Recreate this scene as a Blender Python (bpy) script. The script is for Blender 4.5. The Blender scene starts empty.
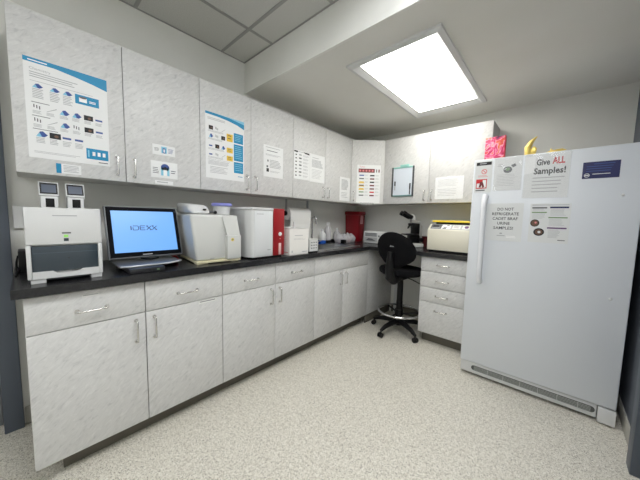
import bpy, bmesh, math, random
from mathutils import Vector, Matrix
random.seed(7)
PI = math.pi
SC = bpy.context.scene
COL = SC.collection
R = math.radians

# ------------------------------------------------------------------ materials
def lin(c):
    c = c / 255.0
    return c / 12.92 if c <= .04045 else ((c + .055) / 1.055) ** 2.4
def rgb(r, g, b): return (lin(r), lin(g), lin(b), 1)
MATS = {}
def mat(name, col, rough=.5, metal=0.0, spec=.5, coat=0.0, trans=0.0, emit=None, estr=0.0, alpha=1.0):
    if name in MATS: return MATS[name]
    m = bpy.data.materials.new(name); m.use_nodes = True
    b = m.node_tree.nodes['Principled BSDF']
    b.inputs['Base Color'].default_value = rgb(*col)
    b.inputs['Roughness'].default_value = rough
    b.inputs['Metallic'].default_value = metal
    b.inputs['Specular IOR Level'].default_value = spec
    b.inputs['Coat Weight'].default_value = coat
    b.inputs['Transmission Weight'].default_value = trans
    b.inputs['Alpha'].default_value = alpha
    if emit:
        b.inputs['Emission Color'].default_value = rgb(*emit)
        b.inputs['Emission Strength'].default_value = estr
    MATS[name] = m
    return m
def nt(m): return m.node_tree.nodes, m.node_tree.links, m.node_tree.nodes['Principled BSDF']
def noisy(m, c1, c2, scale, detail=4, bump=0.0, bscale=None, lo=.35, hi=.65):
    """gentle colour variation and a fine bump, in world metres"""
    N, L, b = nt(m)
    g = N.new('ShaderNodeNewGeometry')
    n = N.new('ShaderNodeTexNoise'); n.inputs['Scale'].default_value = scale; n.inputs['Detail'].default_value = detail
    L.new(g.outputs['Position'], n.inputs['Vector'])
    r = N.new('ShaderNodeValToRGB'); r.color_ramp.elements[0].position = lo; r.color_ramp.elements[1].position = hi
    r.color_ramp.elements[0].color = rgb(*c1); r.color_ramp.elements[1].color = rgb(*c2)
    L.new(n.outputs['Fac'], r.inputs['Fac']); L.new(r.outputs['Color'], b.inputs['Base Color'])
    if bump:
        n2 = N.new('ShaderNodeTexNoise'); n2.inputs['Scale'].default_value = bscale or scale * 3; n2.inputs['Detail'].default_value = 3
        L.new(g.outputs['Position'], n2.inputs['Vector'])
        bp = N.new('ShaderNodeBump'); bp.inputs['Strength'].default_value = bump; bp.inputs['Distance'].default_value = .002
        L.new(n2.outputs['Fac'], bp.inputs['Height']); L.new(bp.outputs['Normal'], b.inputs['Normal'])
    return m

wall_paint = noisy(mat('wall_paint', (228, 228, 223), .7), (226, 226, 221), (230, 230, 226), 3, 3, .25, 260)
ceil_paint = noisy(mat('ceiling_paint', (206, 205, 199), .8), (222, 221, 215), (226, 225, 220), 2, 3, .2, 200)
tile_mat = noisy(mat('ceiling_tile', (196, 195, 186), .9), (190, 190, 186), (204, 204, 200), 160, 5, .5, 300)
tbar_mat = mat('tbar_metal', (150, 150, 148), .5)
blue_wall = noisy(mat('blue_grey_paint', (96, 103, 118), .6), (92, 97, 107), (98, 103, 113), 3, 3, .2, 260)
frame_blue = mat('door_frame_paint', (78, 85, 96), .45)
base_mat = mat('cove_base', (176, 174, 166), .5)
toe_mat = mat('toe_rubber', (98, 94, 84), .6)
carcass = mat('carcass_melamine', (206, 206, 202), .5)
edge_dark = mat('seam_shadow_gap', (44, 44, 43), .7)

# laminate: pale grey with feathery diagonal veins
lam = mat('veined_laminate', (222, 221, 216), .42, spec=.4)
def veins():
    N, L, b = nt(lam)
    g = N.new('ShaderNodeNewGeometry'); s = N.new('ShaderNodeSeparateXYZ'); L.new(g.outputs['Position'], s.inputs[0])
    u = N.new('ShaderNodeMath'); u.operation = 'ADD'; L.new(s.outputs['X'], u.inputs[0]); L.new(s.outputs['Y'], u.inputs[1])
    c = N.new('ShaderNodeCombineXYZ'); L.new(u.outputs[0], c.inputs[0]); L.new(s.outputs['Z'], c.inputs[1])
    mp = N.new('ShaderNodeMapping'); mp.inputs['Rotation'].default_value = (0, 0, R(-42)); mp.inputs['Scale'].default_value = (1, 1, 1)
    L.new(c.outputs[0], mp.inputs['Vector'])
    mp2 = N.new('ShaderNodeMapping'); mp2.inputs['Scale'].default_value = (24, 68, 1); L.new(mp.outputs[0], mp2.inputs['Vector'])
    n1 = N.new('ShaderNodeTexNoise'); n1.inputs['Scale'].default_value = 1; n1.inputs['Detail'].default_value = 7; n1.inputs['Roughness'].default_value = .62; n1.inputs['Distortion'].default_value = .9
    L.new(mp2.outputs[0], n1.inputs['Vector'])
    r1 = N.new('ShaderNodeValToRGB'); e = r1.color_ramp.elements
    e[0].position = .30; e[0].color = rgb(186, 187, 187)
    e[1].position = .42; e[1].color = rgb(204, 204, 203)
    x = e.new(.56); x.color = rgb(210, 210, 209)
    x = e.new(.70); x.color = rgb(219, 219, 218)
    L.new(n1.outputs['Fac'], r1.inputs['Fac']); L.new(r1.outputs['Color'], b.inputs['Base Color'])
    bp = N.new('ShaderNodeBump'); bp.inputs['Strength'].default_value = .25; bp.inputs['Distance'].default_value = .002
    L.new(n1.outputs['Fac'], bp.inputs['Height']); L.new(bp.outputs['Normal'], b.inputs['Normal'])
veins()

# speckled sheet floor
floor_mat = mat('speckled_floor', (190, 186, 174), .38, spec=.45)
def speckle():
    N, L, b = nt(floor_mat)
    g = N.new('ShaderNodeNewGeometry')
    v = N.new('ShaderNodeTexVoronoi'); v.inputs['Scale'].default_value = 270; L.new(g.outputs['Position'], v.inputs['Vector'])
    s = N.new('ShaderNodeSeparateColor'); L.new(v.outputs['Color'], s.inputs[0])
    r = N.new('ShaderNodeValToRGB'); r.color_ramp.interpolation = 'CONSTANT'; e = r.color_ramp.elements
    e[0].position = 0; e[0].color = rgb(160, 156, 146)
    e[1].position = .10; e[1].color = rgb(208, 204, 193)
    for p, c in ((.34, (222, 219, 208)), (.62, (227, 224, 214)), (.80, (237, 234, 226)), (.95, (190, 181, 170))):
        x = e.new(p); x.color = rgb(*c)
    L.new(s.outputs[0], r.inputs['Fac'])
    v2 = N.new('ShaderNodeTexNoise'); v2.inputs['Scale'].default_value = 75; v2.inputs['Detail'].default_value = 5; v2.inputs['Roughness'].default_value = .7; L.new(g.outputs['Position'], v2.inputs['Vector'])
    r2 = N.new('ShaderNodeValToRGB'); r2.color_ramp.elements[0].position = .36; r2.color_ramp.elements[1].position = .62
    r2.color_ramp.elements[0].color = rgb(232, 230, 226); r2.color_ramp.elements[1].color = (1, 1, 1, 1)
    L.new(v2.outputs['Fac'], r2.inputs['Fac'])
    mx = N.new('ShaderNodeMix'); mx.data_type = 'RGBA'; mx.blend_type = 'MULTIPLY'; mx.inputs[0].default_value = 1
    L.new(r.outputs['Color'], mx.inputs[6]); L.new(r2.outputs['Color'], mx.inputs[7]); L.new(mx.outputs[2], b.inputs['Base Color'])
speckle()

counter_mat = noisy(mat('black_worktop', (36, 36, 38), .24, spec=.5), (31, 31, 33), (42, 42, 44), 120, 4)
nickel = mat('satin_nickel', (222, 221, 219), .22, 1.0)
chrome = mat('chrome', (225, 226, 228), .12, 1.0)
steel = mat('brushed_steel', (170, 171, 172), .28, 1.0)
white_pl = mat('white_plastic', (212, 213, 213), .38)
white_warm = mat('warm_white_plastic', (204, 205, 202), .4)
cream = mat('cream_plastic', (222, 214, 180), .45)
grey_pl = mat('grey_plastic', (176, 178, 180), .4)
dgrey = mat('dark_grey_plastic', (70, 72, 76), .45)
black_pl = mat('black_plastic', (12, 12, 14), .4, spec=.3)
black_soft = noisy(mat('black_fabric', (14, 14, 16), .9, spec=.15), (11, 11, 13), (18, 18, 21), 180, 3, .5, 500)
slate = mat('slate_window', (58, 68, 76), .18)
screen_off = mat('grey_screen', (62, 72, 90), .3)
screen_on = mat('blue_screen', (20, 30, 50), .3, emit=(112, 172, 244), estr=.78)
fridge_mat = mat('white_enamel', (214, 218, 223), .33, coat=.1)
red_pl = mat('deep_red_plastic', (148, 22, 30), .35)
red_dark = mat('sharps_red', (128, 6, 22), .4)
red_thing = mat('red_rubber', (150, 30, 24), .5)
yellow = mat('yellow_plastic', (238, 210, 60), .35)
lilac = mat('lilac_plastic', (132, 136, 206), .35)
cup_red = mat('dark_red_plastic', (70, 12, 16), .3)
blue_pl = mat('blue_plastic', (28, 82, 170), .5)
teal = mat('teal_frame', (104, 140, 140), .4)
teal_light = mat('teal_light', (150, 205, 196), .4)
board_mat = mat('whiteboard', (214, 222, 232), .15)
paper = mat('white_paper', (232, 233, 233), .6)
paper_g = mat('sleeve_paper', (216, 218, 218), .35)
label_w = mat('label_paper', (226, 226, 222), .5)
p_blue = mat('print_blue', (12, 136, 182), .5)
p_blue2 = mat('print_light_blue', (130, 196, 222), .5)
p_grey = mat('print_grey', (168, 170, 172), .6)
p_dgrey = mat('print_dark_grey', (92, 94, 98), .6)
p_black = mat('print_black', (26, 26, 30), .6)
p_navy = mat('print_navy', (24, 30, 84), .4)
p_ind = mat('print_indigo', (58, 84, 150), .6)
p_yel = mat('print_yellow', (226, 190, 70), .6)
p_red = mat('print_red', (196, 32, 40), .6)
p_mar = mat('print_maroon', (112, 40, 44), .6)
p_pink = mat('print_pink', (214, 130, 130), .6)
p_purple = mat('print_purple', (96, 66, 110), .6)
p_brown = mat('print_brown', (104, 78, 62), .6)
p_green = mat('print_green', (120, 150, 110), .6)
p_white = mat('print_white', (245, 245, 245), .6)
green_led = mat('green_status', (130, 200, 90), .4, emit=(150, 220, 90), estr=.25)
clear = mat('clear_plastic', (240, 241, 243), .07, spec=1.0, alpha=.17)
bag_mat = mat('frosted_bag', (206, 205, 210), .2, alpha=.6)
gold = mat('gold_foil', (240, 214, 120), .35, .3)
diffuser = mat('light_diffuser', (255, 255, 255), .5, emit=(255, 253, 246), estr=6.6)
fill_diffuser = mat('added_fill_diffuser', (255, 255, 255), .5, emit=(250, 252, 255), estr=10.0)
pink = mat('marbled_pink', (222, 72, 110), .4)
def marbled():
    N, L, b = nt(pink)
    g = N.new('ShaderNodeNewGeometry'); n = N.new('ShaderNodeTexNoise')
    n.inputs['Scale'].default_value = 11; n.inputs['Detail'].default_value = 2; n.inputs['Distortion'].default_value = 2.4
    L.new(g.outputs['Position'], n.inputs['Vector'])
    r = N.new('ShaderNodeValToRGB'); e = r.color_ramp.elements
    e[0].position = .34; e[0].color = rgb(96, 50, 90); e[1].position = .42; e[1].color = rgb(206, 30, 84)
    for p, c in ((.50, (228, 90, 140)), (.56, (240, 176, 196)), (.62, (226, 110, 50)), (.70, (220, 40, 90))):
        x = e.new(p); x.color = rgb(*c)
    L.new(n.outputs['Fac'], r.inputs['Fac']); L.new(r.outputs['Color'], b.inputs['Base Color'])
marbled()

# ------------------------------------------------------------------ mesh builder (world coordinates, one mesh per build)
class MB:
    def __init__(self): self.bm = bmesh.new(); self.mats = []
    def mi(self, m):
        if m not in self.mats: self.mats.append(m)
        return self.mats.index(m)
    def _fin(self, faces, m, smooth=False):
        i = self.mi(m)
        for f in faces:
            if f.is_valid: f.material_index = i; f.smooth = smooth
    def faces(self, pts, fs, m, smooth=False):
        vs = [self.bm.verts.new(p) for p in pts]; out = []
        for f in fs:
            try: out.append(self.bm.faces.new([vs[k] for k in f]))
            except ValueError: pass
        self._fin(out, m, smooth); return vs
    def hexa(self, c, m, bev=0.0, seg=2):
        """c: 8 corners, bottom ring 0-3 then top ring 4-7"""
        bm2 = bmesh.new(); vs = [bm2.verts.new(p) for p in c]
        for f in ((3, 2, 1, 0), (4, 5, 6, 7), (0, 1, 5, 4), (1, 2, 6, 5), (2, 3, 7, 6), (3, 0, 4, 7)): bm2.faces.new([vs[k] for k in f])
        bmesh.ops.recalc_face_normals(bm2, faces=bm2.faces)
        if bev > 0: bmesh.ops.bevel(bm2, geom=list(bm2.edges), offset=bev, segments=seg, profile=.5, affect='EDGES')
        self.merge(bm2, m, bev > 0)
    def merge(self, bm2, m, smooth=False):
        bm2.verts.index_update(); vs = [self.bm.verts.new(v.co) for v in bm2.verts]; out = []
        for f in bm2.faces:
            try: out.append(self.bm.faces.new([vs[v.index] for v in f.verts]))
            except ValueError: pass
        self._fin(out, m, smooth); bm2.free()
    def box(self, x0, x1, y0, y1, z0, z1, m, bev=0.0, seg=2):
        self.hexa([(x0, y0, z0), (x1, y0, z0), (x1, y1, z0), (x0, y1, z0), (x0, y0, z1), (x1, y0, z1), (x1, y1, z1), (x0, y1, z1)], m, bev, seg)
        return self
    def tube(self, pts, r, m, seg=10, closed=False, caps=True):
        pts = [Vector(p) for p in pts]; n = len(pts); rings = []
        rr = r if isinstance(r, (list, tuple)) else [r] * n
        prev = None
        for i, p in enumerate(pts):
            if closed: d = pts[(i + 1) % n] - pts[i - 1]
            else: d = pts[min(i + 1, n - 1)] - pts[max(i - 1, 0)]
            d.normalize()
            if prev is None:
                a = Vector((0, 0, 1)) if abs(d.z) < .9 else Vector((1, 0, 0))
                u = d.cross(a).normalized()
            else:
                u = (prev - d * prev.dot(d)).normalized()
            prev = u; w = d.cross(u)
            rings.append([self.bm.verts.new(p + (u * math.cos(2 * PI * k / seg) + w * math.sin(2 * PI * k / seg)) * rr[i]) for k in range(seg)])
        out = []
        for i in range(n if closed else n - 1):
            a, b = rings[i], rings[(i + 1) % n]
            for k in range(seg): out.append(self.bm.faces.new((a[k], a[(k + 1) % seg], b[(k + 1) % seg], b[k])))
        self._fin(out, m, True)
        if caps and not closed: self._fin([self.bm.faces.new(rings[0][::-1]), self.bm.faces.new(rings[-1])], m)
        return self
    def cyl(self, p0, p1, r0, m, r1=None, seg=24): return self.tube([p0, p1], [r0, r0 if r1 is None else r1], m, seg)
    def lathe(self, prof, c, m, seg=32, axis=Vector((0, 0, 1)), smooth=True):
        """prof: (radius, height) pairs along axis from c"""
        axis = axis.normalized(); a = Vector((1, 0, 0)) if abs(axis.x) < .9 else Vector((0, 1, 0))
        u = axis.cross(a).normalized(); w = axis.cross(u); c = Vector(c); rings = []
        for r, h in prof: rings.append([self.bm.verts.new(c + axis * h + (u * math.cos(2 * PI * k / seg) + w * math.sin(2 * PI * k / seg)) * max(r, 1e-4)) for k in range(seg)])
        out = []
        for a_, b_ in zip(rings, rings[1:]):
            for k in range(seg): out.append(self.bm.faces.new((a_[k], a_[(k + 1) % seg], b_[(k + 1) % seg], b_[k])))
        out += [self.bm.faces.new(rings[0][::-1]), self.bm.faces.new(rings[-1])]
        self._fin(out, m, smooth); return self
    def prism(self, poly, n, t, m, bev=0.0, smooth=False):
        """poly: 3-D outline, n: extrusion direction, t: thickness"""
        bm2 = bmesh.new(); n = Vector(n).normalized() * t
        a = [bm2.verts.new(p) for p in poly]; b = [bm2.verts.new(Vector(p) + n) for p in poly]; k = len(a)
        bm2.faces.new(a[::-1]); bm2.faces.new(b)
        for i in range(k): bm2.faces.new((a[i], a[(i + 1) % k], b[(i + 1) % k], b[i]))
        bmesh.ops.recalc_face_normals(bm2, faces=bm2.faces)
        if bev > 0:
            ed = [e for e in bm2.edges if (e.verts[0] in a) == (e.verts[1] in a)]
            bmesh.ops.bevel(bm2, geom=ed, offset=bev, segments=2, profile=.5, affect='EDGES')
        self.merge(bm2, m, smooth or bev > 0); return self
    def ball(self, c, r, m, seg=20, rings=12, rot=None, noise=0.0):
        bm2 = bmesh.new(); bmesh.ops.create_uvsphere(bm2, u_segments=seg, v_segments=rings, radius=1)
        rad = r if isinstance(r, (tuple, list)) else (r, r, r)
        for v in bm2.verts:
            k = 1 + random.uniform(-noise, noise)
            p = Vector((v.co.x * rad[0] * k, v.co.y * rad[1] * k, v.co.z * rad[2] * k))
            if rot: p = rot @ p
            v.co = p + Vector(c)
        self.merge(bm2, m, True); return self
    def xform(self, M):
        for v in self.bm.verts: v.co = M @ v.co
        return self
    def build(self, name, parent=None, fix=True):
        if fix: bmesh.ops.recalc_face_normals(self.bm, faces=self.bm.faces)
        me = bpy.data.meshes.new(name)
        off = Vector((0, 0, 0)); p = parent
        while p is not None: off += p.location; p = p.parent
        if parent is None:
            xs = [v.co for v in self.bm.verts]
            lo = Vector((min(v.x for v in xs), min(v.y for v in xs), min(v.z for v in xs))); hi = Vector((max(v.x for v in xs), max(v.y for v in xs), 0))
            off = Vector(((lo.x + hi.x) / 2, (lo.y + hi.y) / 2, lo.z))
        for v in self.bm.verts: v.co -= off
        self.bm.to_mesh(me); self.bm.free()
        for m in self.mats: me.materials.append(m)
        if any(pl.use_smooth for pl in me.polygons):
            try: me.set_sharp_from_angle(angle=R(42))
            except Exception: pass
        o = bpy.data.objects.new(name, me); COL.objects.link(o)
        if parent is None: o.location = off
        else: o.parent = parent
        return o

def tag(o, label, cat, group=None):
    o['label'] = label; o['category'] = cat
    if group: o['group'] = group
    return o
def thing(name, loc, label, cat, group=None):
    o = bpy.data.objects.new(name, None); COL.objects.link(o); o.location = loc; o.empty_display_size = .1
    return tag(o, label, cat, group)
def struct(mb, name, parent=None):
    o = mb.build(name, parent); o['kind'] = 'structure'; return o
def box(x0, x1, y0, y1, z0, z1, m, bev=0.0): return MB().box(x0, x1, y0, y1, z0, z1, m, bev)

# text glyph outlines
_tc = {}
def glyphs(s, bold=0.0):
    if (s, bold) in _tc: return _tc[(s, bold)]
    cu = bpy.data.curves.new('lettering', 'FONT'); cu.body = s; cu.size = 1; cu.resolution_u = 2; cu.offset = bold; cu.fill_mode = 'FRONT'
    o = bpy.data.objects.new('lettering', cu); COL.objects.link(o)
    dg = bpy.context.evaluated_depsgraph_get(); ev = o.evaluated_get(dg); me = ev.to_mesh()
    vs = [(v.co.x, v.co.y) for v in me.vertices]; fs = [tuple(p.vertices) for p in me.polygons]
    ev.to_mesh_clear(); bpy.data.objects.remove(o); bpy.data.curves.remove(cu)
    _tc[(s, bold)] = (vs, fs); return vs, fs

class Sheet:
    """a thin sheet on a surface: O top-left corner, U to the right, V down, N out of the surface"""
    def __init__(s, O, U, V, w, h, base=None, th=.0012, out=.0006, mb=None):
        s.O = Vector(O); s.U = Vector(U).normalized(); s.V = Vector(V).normalized(); s.N = s.V.cross(s.U).normalized(); s.w = w; s.h = h
        s.mb = mb or MB(); s.th = th; s.lay = .0004
        if base:
            pts = [s.p(0, 0, -th), s.p(1, 0, -th), s.p(1, 1, -th), s.p(0, 1, -th)]
            s.O = s.O + s.N * (out); 
            q = [s.p(0, 0, 0), s.p(1, 0, 0), s.p(1, 1, 0), s.p(0, 1, 0)]
            s.mb.prism([a for a in q], s.N, th, base)
            s.O = s.O + s.N * th
    def p(s, u, v, d=0): return s.O + s.U * (u * s.w) + s.V * (v * s.h) + s.N * d
    def poly(s, pts, m, l=1):
        s.mb.faces([s.p(u, v, s.lay * l) for u, v in pts], [tuple(range(len(pts)))], m); return s
    def rect(s, u0, v0, u1, v1, m, l=1): return s.poly([(u0, v0), (u1, v0), (u1, v1), (u0, v1)], m, l)
    def disc(s, u, v, ru, rv, m, l=1, n=16): return s.poly([(u + ru * math.cos(2 * PI * k / n), v + rv * math.sin(2 * PI * k / n)) for k in range(n)], m, l)
    def text(s, t, u, v, hh, m, width=None, align='l', bold=0.0, l=1):
        """hh: capital height as a share of the sheet height, v: baseline"""
        vs, fs = glyphs(t, bold)
        x0 = min(a for a, b in vs); x1 = max(a for a, b in vs); k = hh * s.h / .7
        kx = k if width is None else width * s.w / (x1 - x0)
        W = (x1 - x0) * kx / s.w; ou = {'l': u, 'c': u - W / 2, 'r': u - W}[align]
        s.mb.faces([s.p(ou + (a - x0) * kx / s.w, v - b * k / s.h, s.lay * l) for a, b in vs], fs, m); return s
    def lines(s, u0, v0, u1, v1, n, m, fill=.45, l=1, ragged=.25):
        dv = (v1 - v0) / n
        for i in range(n):
            e = u1 - (u1 - u0) * random.uniform(0, ragged)
            s.rect(u0, v0 + dv * i, e, v0 + dv * (i + fill), m, l)
        return s

# ------------------------------------------------------------------ the room
LY = 3.573; XR = 2.59; YB = -2.6; ZH = 2.59; ZL = 2.33; YBH = 1.73
struct(box(-.1, 3.4, YB, LY + .1, -.05, 0, floor_mat), 'floor')
w = MB(); w.box(-.1, 0, .285, LY + .1, 0, 2.7, wall_paint); w.box(-.1, 0, YB, -.72, 0, 2.7, wall_paint); w.box(-.1, 0, -.72, .285, 2.12, 2.7, wall_paint)
struct(w, 'wall_left')
struct(box(0, XR + .1, LY, LY + .1, 0, 2.7, wall_paint), 'wall_back')
w = MB(); w.box(XR, XR + .1, 2.33, LY, 0, 2.7, blue_wall); w.box(XR, XR + .1, 1.33, 2.33, 2.12, 2.7, blue_wall); w.box(XR, XR + .1, YB, 1.33, 0, 2.7, wall_paint)
struct(w, 'wall_right')
struct(box(0, XR, YB - .1, YB, 0, 2.7, wall_paint), 'wall_front')
# low plaster ceiling with a real opening for the lamp
PX0, PX1, PY0, PY1 = 1.035, 1.59, 2.01, 3.13
c = MB()
for a in ((0, XR, YBH + .0205, PY0), (0, XR, PY1, LY), (0, PX0, PY0, PY1), (PX1, XR, PY0, PY1)): c.box(a[0], a[1], a[2], a[3], ZL, ZL + .02, ceil_paint)
c.box(0, XR, YBH + .0205, LY, ZL + .12, ZL + .14, ceil_paint)
struct(c, 'ceiling')
struct(box(0, XR, YBH, YBH + .02, ZL, ZH + .1, wall_paint), 'wall_bulkhead')
# grid ceiling
xs = [0.0, .41, 1.03, 1.64, 2.25, XR]; ys = [YBH, 1.51, .90, .29, -.32, -.93, -1.54, -2.15, YB]
LT = {(3, 1), (3, 2), (3, 5), (3, 6)}       # cells taken by the added lamps
c = MB()
for i in range(5):
    for j in range(8):
        if (i, j) in LT: continue
        c.box(xs[i] + .008, xs[i + 1] - .008, ys[j + 1] + .008, ys[j] - .008, ZH + .004, ZH + .016, tile_mat)
struct(c, 'ceiling_tiles')
g = MB()
for x in xs: g.box(max(x - .011, 0), min(x + .011, XR), YB, YBH, ZH, ZH + .006, tbar_mat)
for y in ys: g.box(0, XR, max(y - .011, YB), min(y + .011, YBH), ZH + .0002, ZH + .0062, tbar_mat)
struct(g, 'trim_1')
# skirtings
struct(box(XR - .008, XR, 2.375, LY, 0, .1, base_mat, .002), 'baseboard_right')
struct(MB().box(0, .008, .29, .36, 0, .1, base_mat), 'baseboard_left')
struct(box(.62, 1.2, LY - .008, LY, 0, .1, toe_mat), 'baseboard_back')
# doors: left one beside the cabinets, right one beside the freezer
fr = MB()
fr.box(-.1, .04, .212, .285, 0, 2.12, frame_blue, .003); fr.box(-.1, .04, -.72, -.647, 0, 2.12, frame_blue, .003); fr.box(-.1, .04, -.647, .212, 2.047, 2.12, frame_blue, .003)
struct(fr, 'trim_2')
d = MB(); d.box(-.09, -.05, -.64, .205, .012, 2.04, mat('door_grey', (128, 130, 132), .5), .003)
dl = struct(d, 'door_1')
h = MB(); h.cyl((-.05, .14, 1.0), (0, .14, 1.0), .012, nickel); h.tube([(0, .14, 1.0), (0, .02, 1.0)], .009, nickel); h.build('door_handle', dl)
fr = MB()
fr.box(XR - .035, XR + .1, 2.285, 2.372, 0, 2.12, frame_blue, .003); fr.box(XR - .035, XR + .1, 1.33, 1.40, 0, 2.12, frame_blue, .003); fr.box(XR - .035, XR + .1, 1.40, 2.285, 2.05, 2.12, frame_blue, .003)
struct(fr, 'trim_3')
d = MB(); d.box(XR + .02, XR + .06, 1.407, 2.278, .012, 2.04, frame_blue, .003); dr = struct(d, 'door_2')
h = MB(); h.cyl((XR + .02, 1.48, 1.0), (XR - .03, 1.48, 1.0), .012, nickel); h.tube([(XR - .03, 1.48, 1.0), (XR - .03, 1.6, 1.0)], .009, nickel); h.build('door_handle', dr)

# ------------------------------------------------------------------ lamps
t = thing('ceiling_light', (1.305, 2.59, ZL), 'large bright rectangular ceiling light over the counter corner', 'ceiling light')
fx0, fx1, fy0, fy1 = .975, 1.635, 1.955, 3.215
f = MB()
def ring(f, o, i, z0, z1, m):
    (a0, a1, b0, b1), (c0, c1, d0, d1) = o, i
    O = [(a0, b0, z0), (a1, b0, z0), (a1, b1, z0), (a0, b1, z0)]; I = [(c0, d0, z1), (c1, d0, z1), (c1, d1, z1), (c0, d1, z1)]
    f.faces(O + I, [(k, (k + 1) % 4, 4 + (k + 1) % 4, 4 + k) for k in range(4)], m)
ring(f, (fx0, fx1, fy0, fy1), (fx0, fx1, fy0, fy1), ZL - .001, ZL - .016, white_pl)
ring(f, (fx0, fx1, fy0, fy1), (fx0 + .03, fx1 - .03, fy0 + .03, fy1 - .03), ZL - .016, ZL - .026, white_pl)
ring(f, (fx0 + .03, fx1 - .03, fy0 + .03, fy1 - .03), (PX0 + .01, PX1 - .01, PY0 + .01, PY1 - .01), ZL - .026, ZL - .008, white_pl)
ring(f, (PX0 + .01, PX1 - .01, PY0 + .01, PY1 - .01), (PX0 + .014, PX1 - .014, PY0 + .014, PY1 - .014), ZL - .008, ZL + .0, mat('lamp_trim_grey', (130, 130, 130), .3, .6))
f.build('frame', t)
box(PX0 + .014, PX1 - .014, PY0 + .014, PY1 - .014, ZL + .0, ZL + .008, diffuser).build('diffuser', t)
for (yy0, yy1, wh) in ((.29, 1.51, 'nearer'), (-2.15, -.93, 'farther')):  # two lamps added out of view to brighten the room
    t = thing('ceiling_light', (1.945, (yy0 + yy1) / 2, ZH), 'unseen recessed light added for brightness in the tiled ceiling, the one %s the wall cabinets' % wh, 'ceiling light')
    f = MB(); a = (1.651, 2.239, yy0 + .011, yy1 - .011)
    ring(f, a, (a[0] + .03, a[1] - .03, a[2] + .03, a[3] - .03), ZH + .007, ZH + .012, white_pl); f.build('frame', t)
    box(a[0] + .03, a[1] - .03, a[2] + .03, a[3] - .03, ZH + .012, ZH + .02, fill_diffuser).build('diffuser', t)

# ------------------------------------------------------------------ cabinets
def pull(parent, p0, p1, n, m=nickel, r=.0048, out=.028):
    """bar handle between two feet"""
    p0, p1, n = Vector(p0), Vector(p1), Vector(n); d = (p1 - p0).normalized(); b = .008
    pts = [p0, p0 + n * (out - b), p0 + n * (out - .002) + d * .003, p0 + n * out + d * b]
    pts += [p1 + n * out - d * b, p1 + n * (out - .002) - d * .003, p1 + n * (out - b), p1]
    h = MB().tube(pts, r, m, 10)
    for q in (p0, p1): h.cyl(q, q + n * .004, r * 1.9, m, seg=14)
    return h.build('handle', parent)

XB = .61; BZ = .876
def base_unit(y0, y1, ym, sink, label):
    t = thing('base_cabinet', (.3, (y0 + y1) / 2, 0), label, 'cabinet', 'base cabinets under the black worktop')
    b = MB(); b.box(.01, XB - .02, y0, y1, .10, .118, carcass); b.box(.01, .02, y0, y1, .118, BZ - .004, carcass)
    b.box(.01, XB - .02, y0, y0 + .018, .118, BZ - .004, carcass); b.box(.01, XB - .02, y1 - .018, y1, .118, BZ - .004, carcass)
    b.box(XB - .04, XB - .021, y0 + .018, y1 - .018, .118, BZ - .004, edge_dark)
    b.build('body', t)
    box(XB - .095, XB - .08, y0 + (.09 if y0 < .5 else 0), y1, 0, .1, toe_mat, .002).build('toe_kick', t)
    g = .002
    spans = ((y0, ym, 1), (ym, y1, -1))
    if sink:
        box(XB - .019, XB, y0 + g, y1 - g, .7082, BZ - .008, lam, .0015).build('drawer_front', t)
    for k, (a, c, side) in enumerate(spans):
        if not sink:
            d = box(XB - .019, XB, a + g, c - g, .7082, BZ - .008, lam, .0015).build('drawer', t)
            m = (a + c) / 2; pull(d, (XB, m - .053, .776), (XB, m + .053, .776), (1, 0, 0))
            if y0 < 1:
                m = [.53, .953][k]
                s = Sheet((XB, m - .028, .849), (0, 1, 0), (0, 0, -1), .062, .011, label_w, .0004, .0001); s.lay = .0002
                s.lines(.05, .2, .95, .9, 1, p_grey, .5, ragged=0); s.mb.build('label_strip', d)
        d = box(XB - .019, XB, a + g, c - g, .103, .7042, lam, .0015).build('door', t)
        yh = c - .044 if side > 0 else a + .04
        pull(d, (XB, yh, .56), (XB, yh, .672), (1, 0, 0))
        lab = {(.3218, 1): (1.03, 1.14), (1.183, 0): (1.195, 1.30)}.get((y0, k))
        if lab:
            s = Sheet((XB, lab[0], .699), (0, 1, 0), (0, 0, -1), lab[1] - lab[0], .016, label_w, .0004, .0001); s.lay = .0002
            s.lines(.05, .2, .95, .9, 1, p_dgrey, .45, ragged=0); s.mb.build('label_strip', d)
base_unit(.3218, 1.183, .7502, False, 'veined grey base cabinet at the door end, under the two-screen analyser and lit monitor')
base_unit(1.1835, 2.0616, 1.6187, False, 'veined grey base cabinet in the middle of the run, below the red-striped analyser')
base_unit(2.0621, 2.963, 2.49, True, 'veined grey sink base cabinet with one wide plain panel and no drawer pull')
t = thing('corner_cabinet', (.3, 3.27, 0), 'plain closed corner base panel under the worktop, beside the black stool', 'cabinet')
b = MB(); b.box(.01, XB - .006, 2.9635, LY - .003, .10, BZ - .002, lam, .001); b.build('body', t)
box(XB - .03, XB - .014, 2.9635, LY - .012, 0, .1, toe_mat, .002).build('toe_kick', t)
# back run drawers
t = thing('drawer_cabinet', (1.43, 3.26, 0), 'veined grey cabinet of four stacked drawers between stool and white freezer', 'cabinet')
DX0, DX1, DY = 1.2181, 1.645, 2.963
b = MB(); b.box(DX0 + .002, DX1 - .002, DY + .02, LY - .01, .1, BZ - .002, carcass); b.box(DX0, DX0 + .0015, DY + .02, LY - .01, .1, BZ - .002, lam); b.build('body', t)
box(DX0 + .02, DX1, DY + .075, DY + .09, 0, .1, toe_mat).build('toe_kick', t)
zz = [.868, .7268, .5691, .4244, .103]; hz = [.798, .642, .494, .349]
for k in range(4):
    d = box(DX0, DX1, DY, DY + .019, zz[k + 1] + .002, zz[k] - .002, lam, .0015).build('drawer', t)
    pull(d, (1.372, DY, hz[k]), (1.478, DY, hz[k]), (0, -1, 0))

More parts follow.
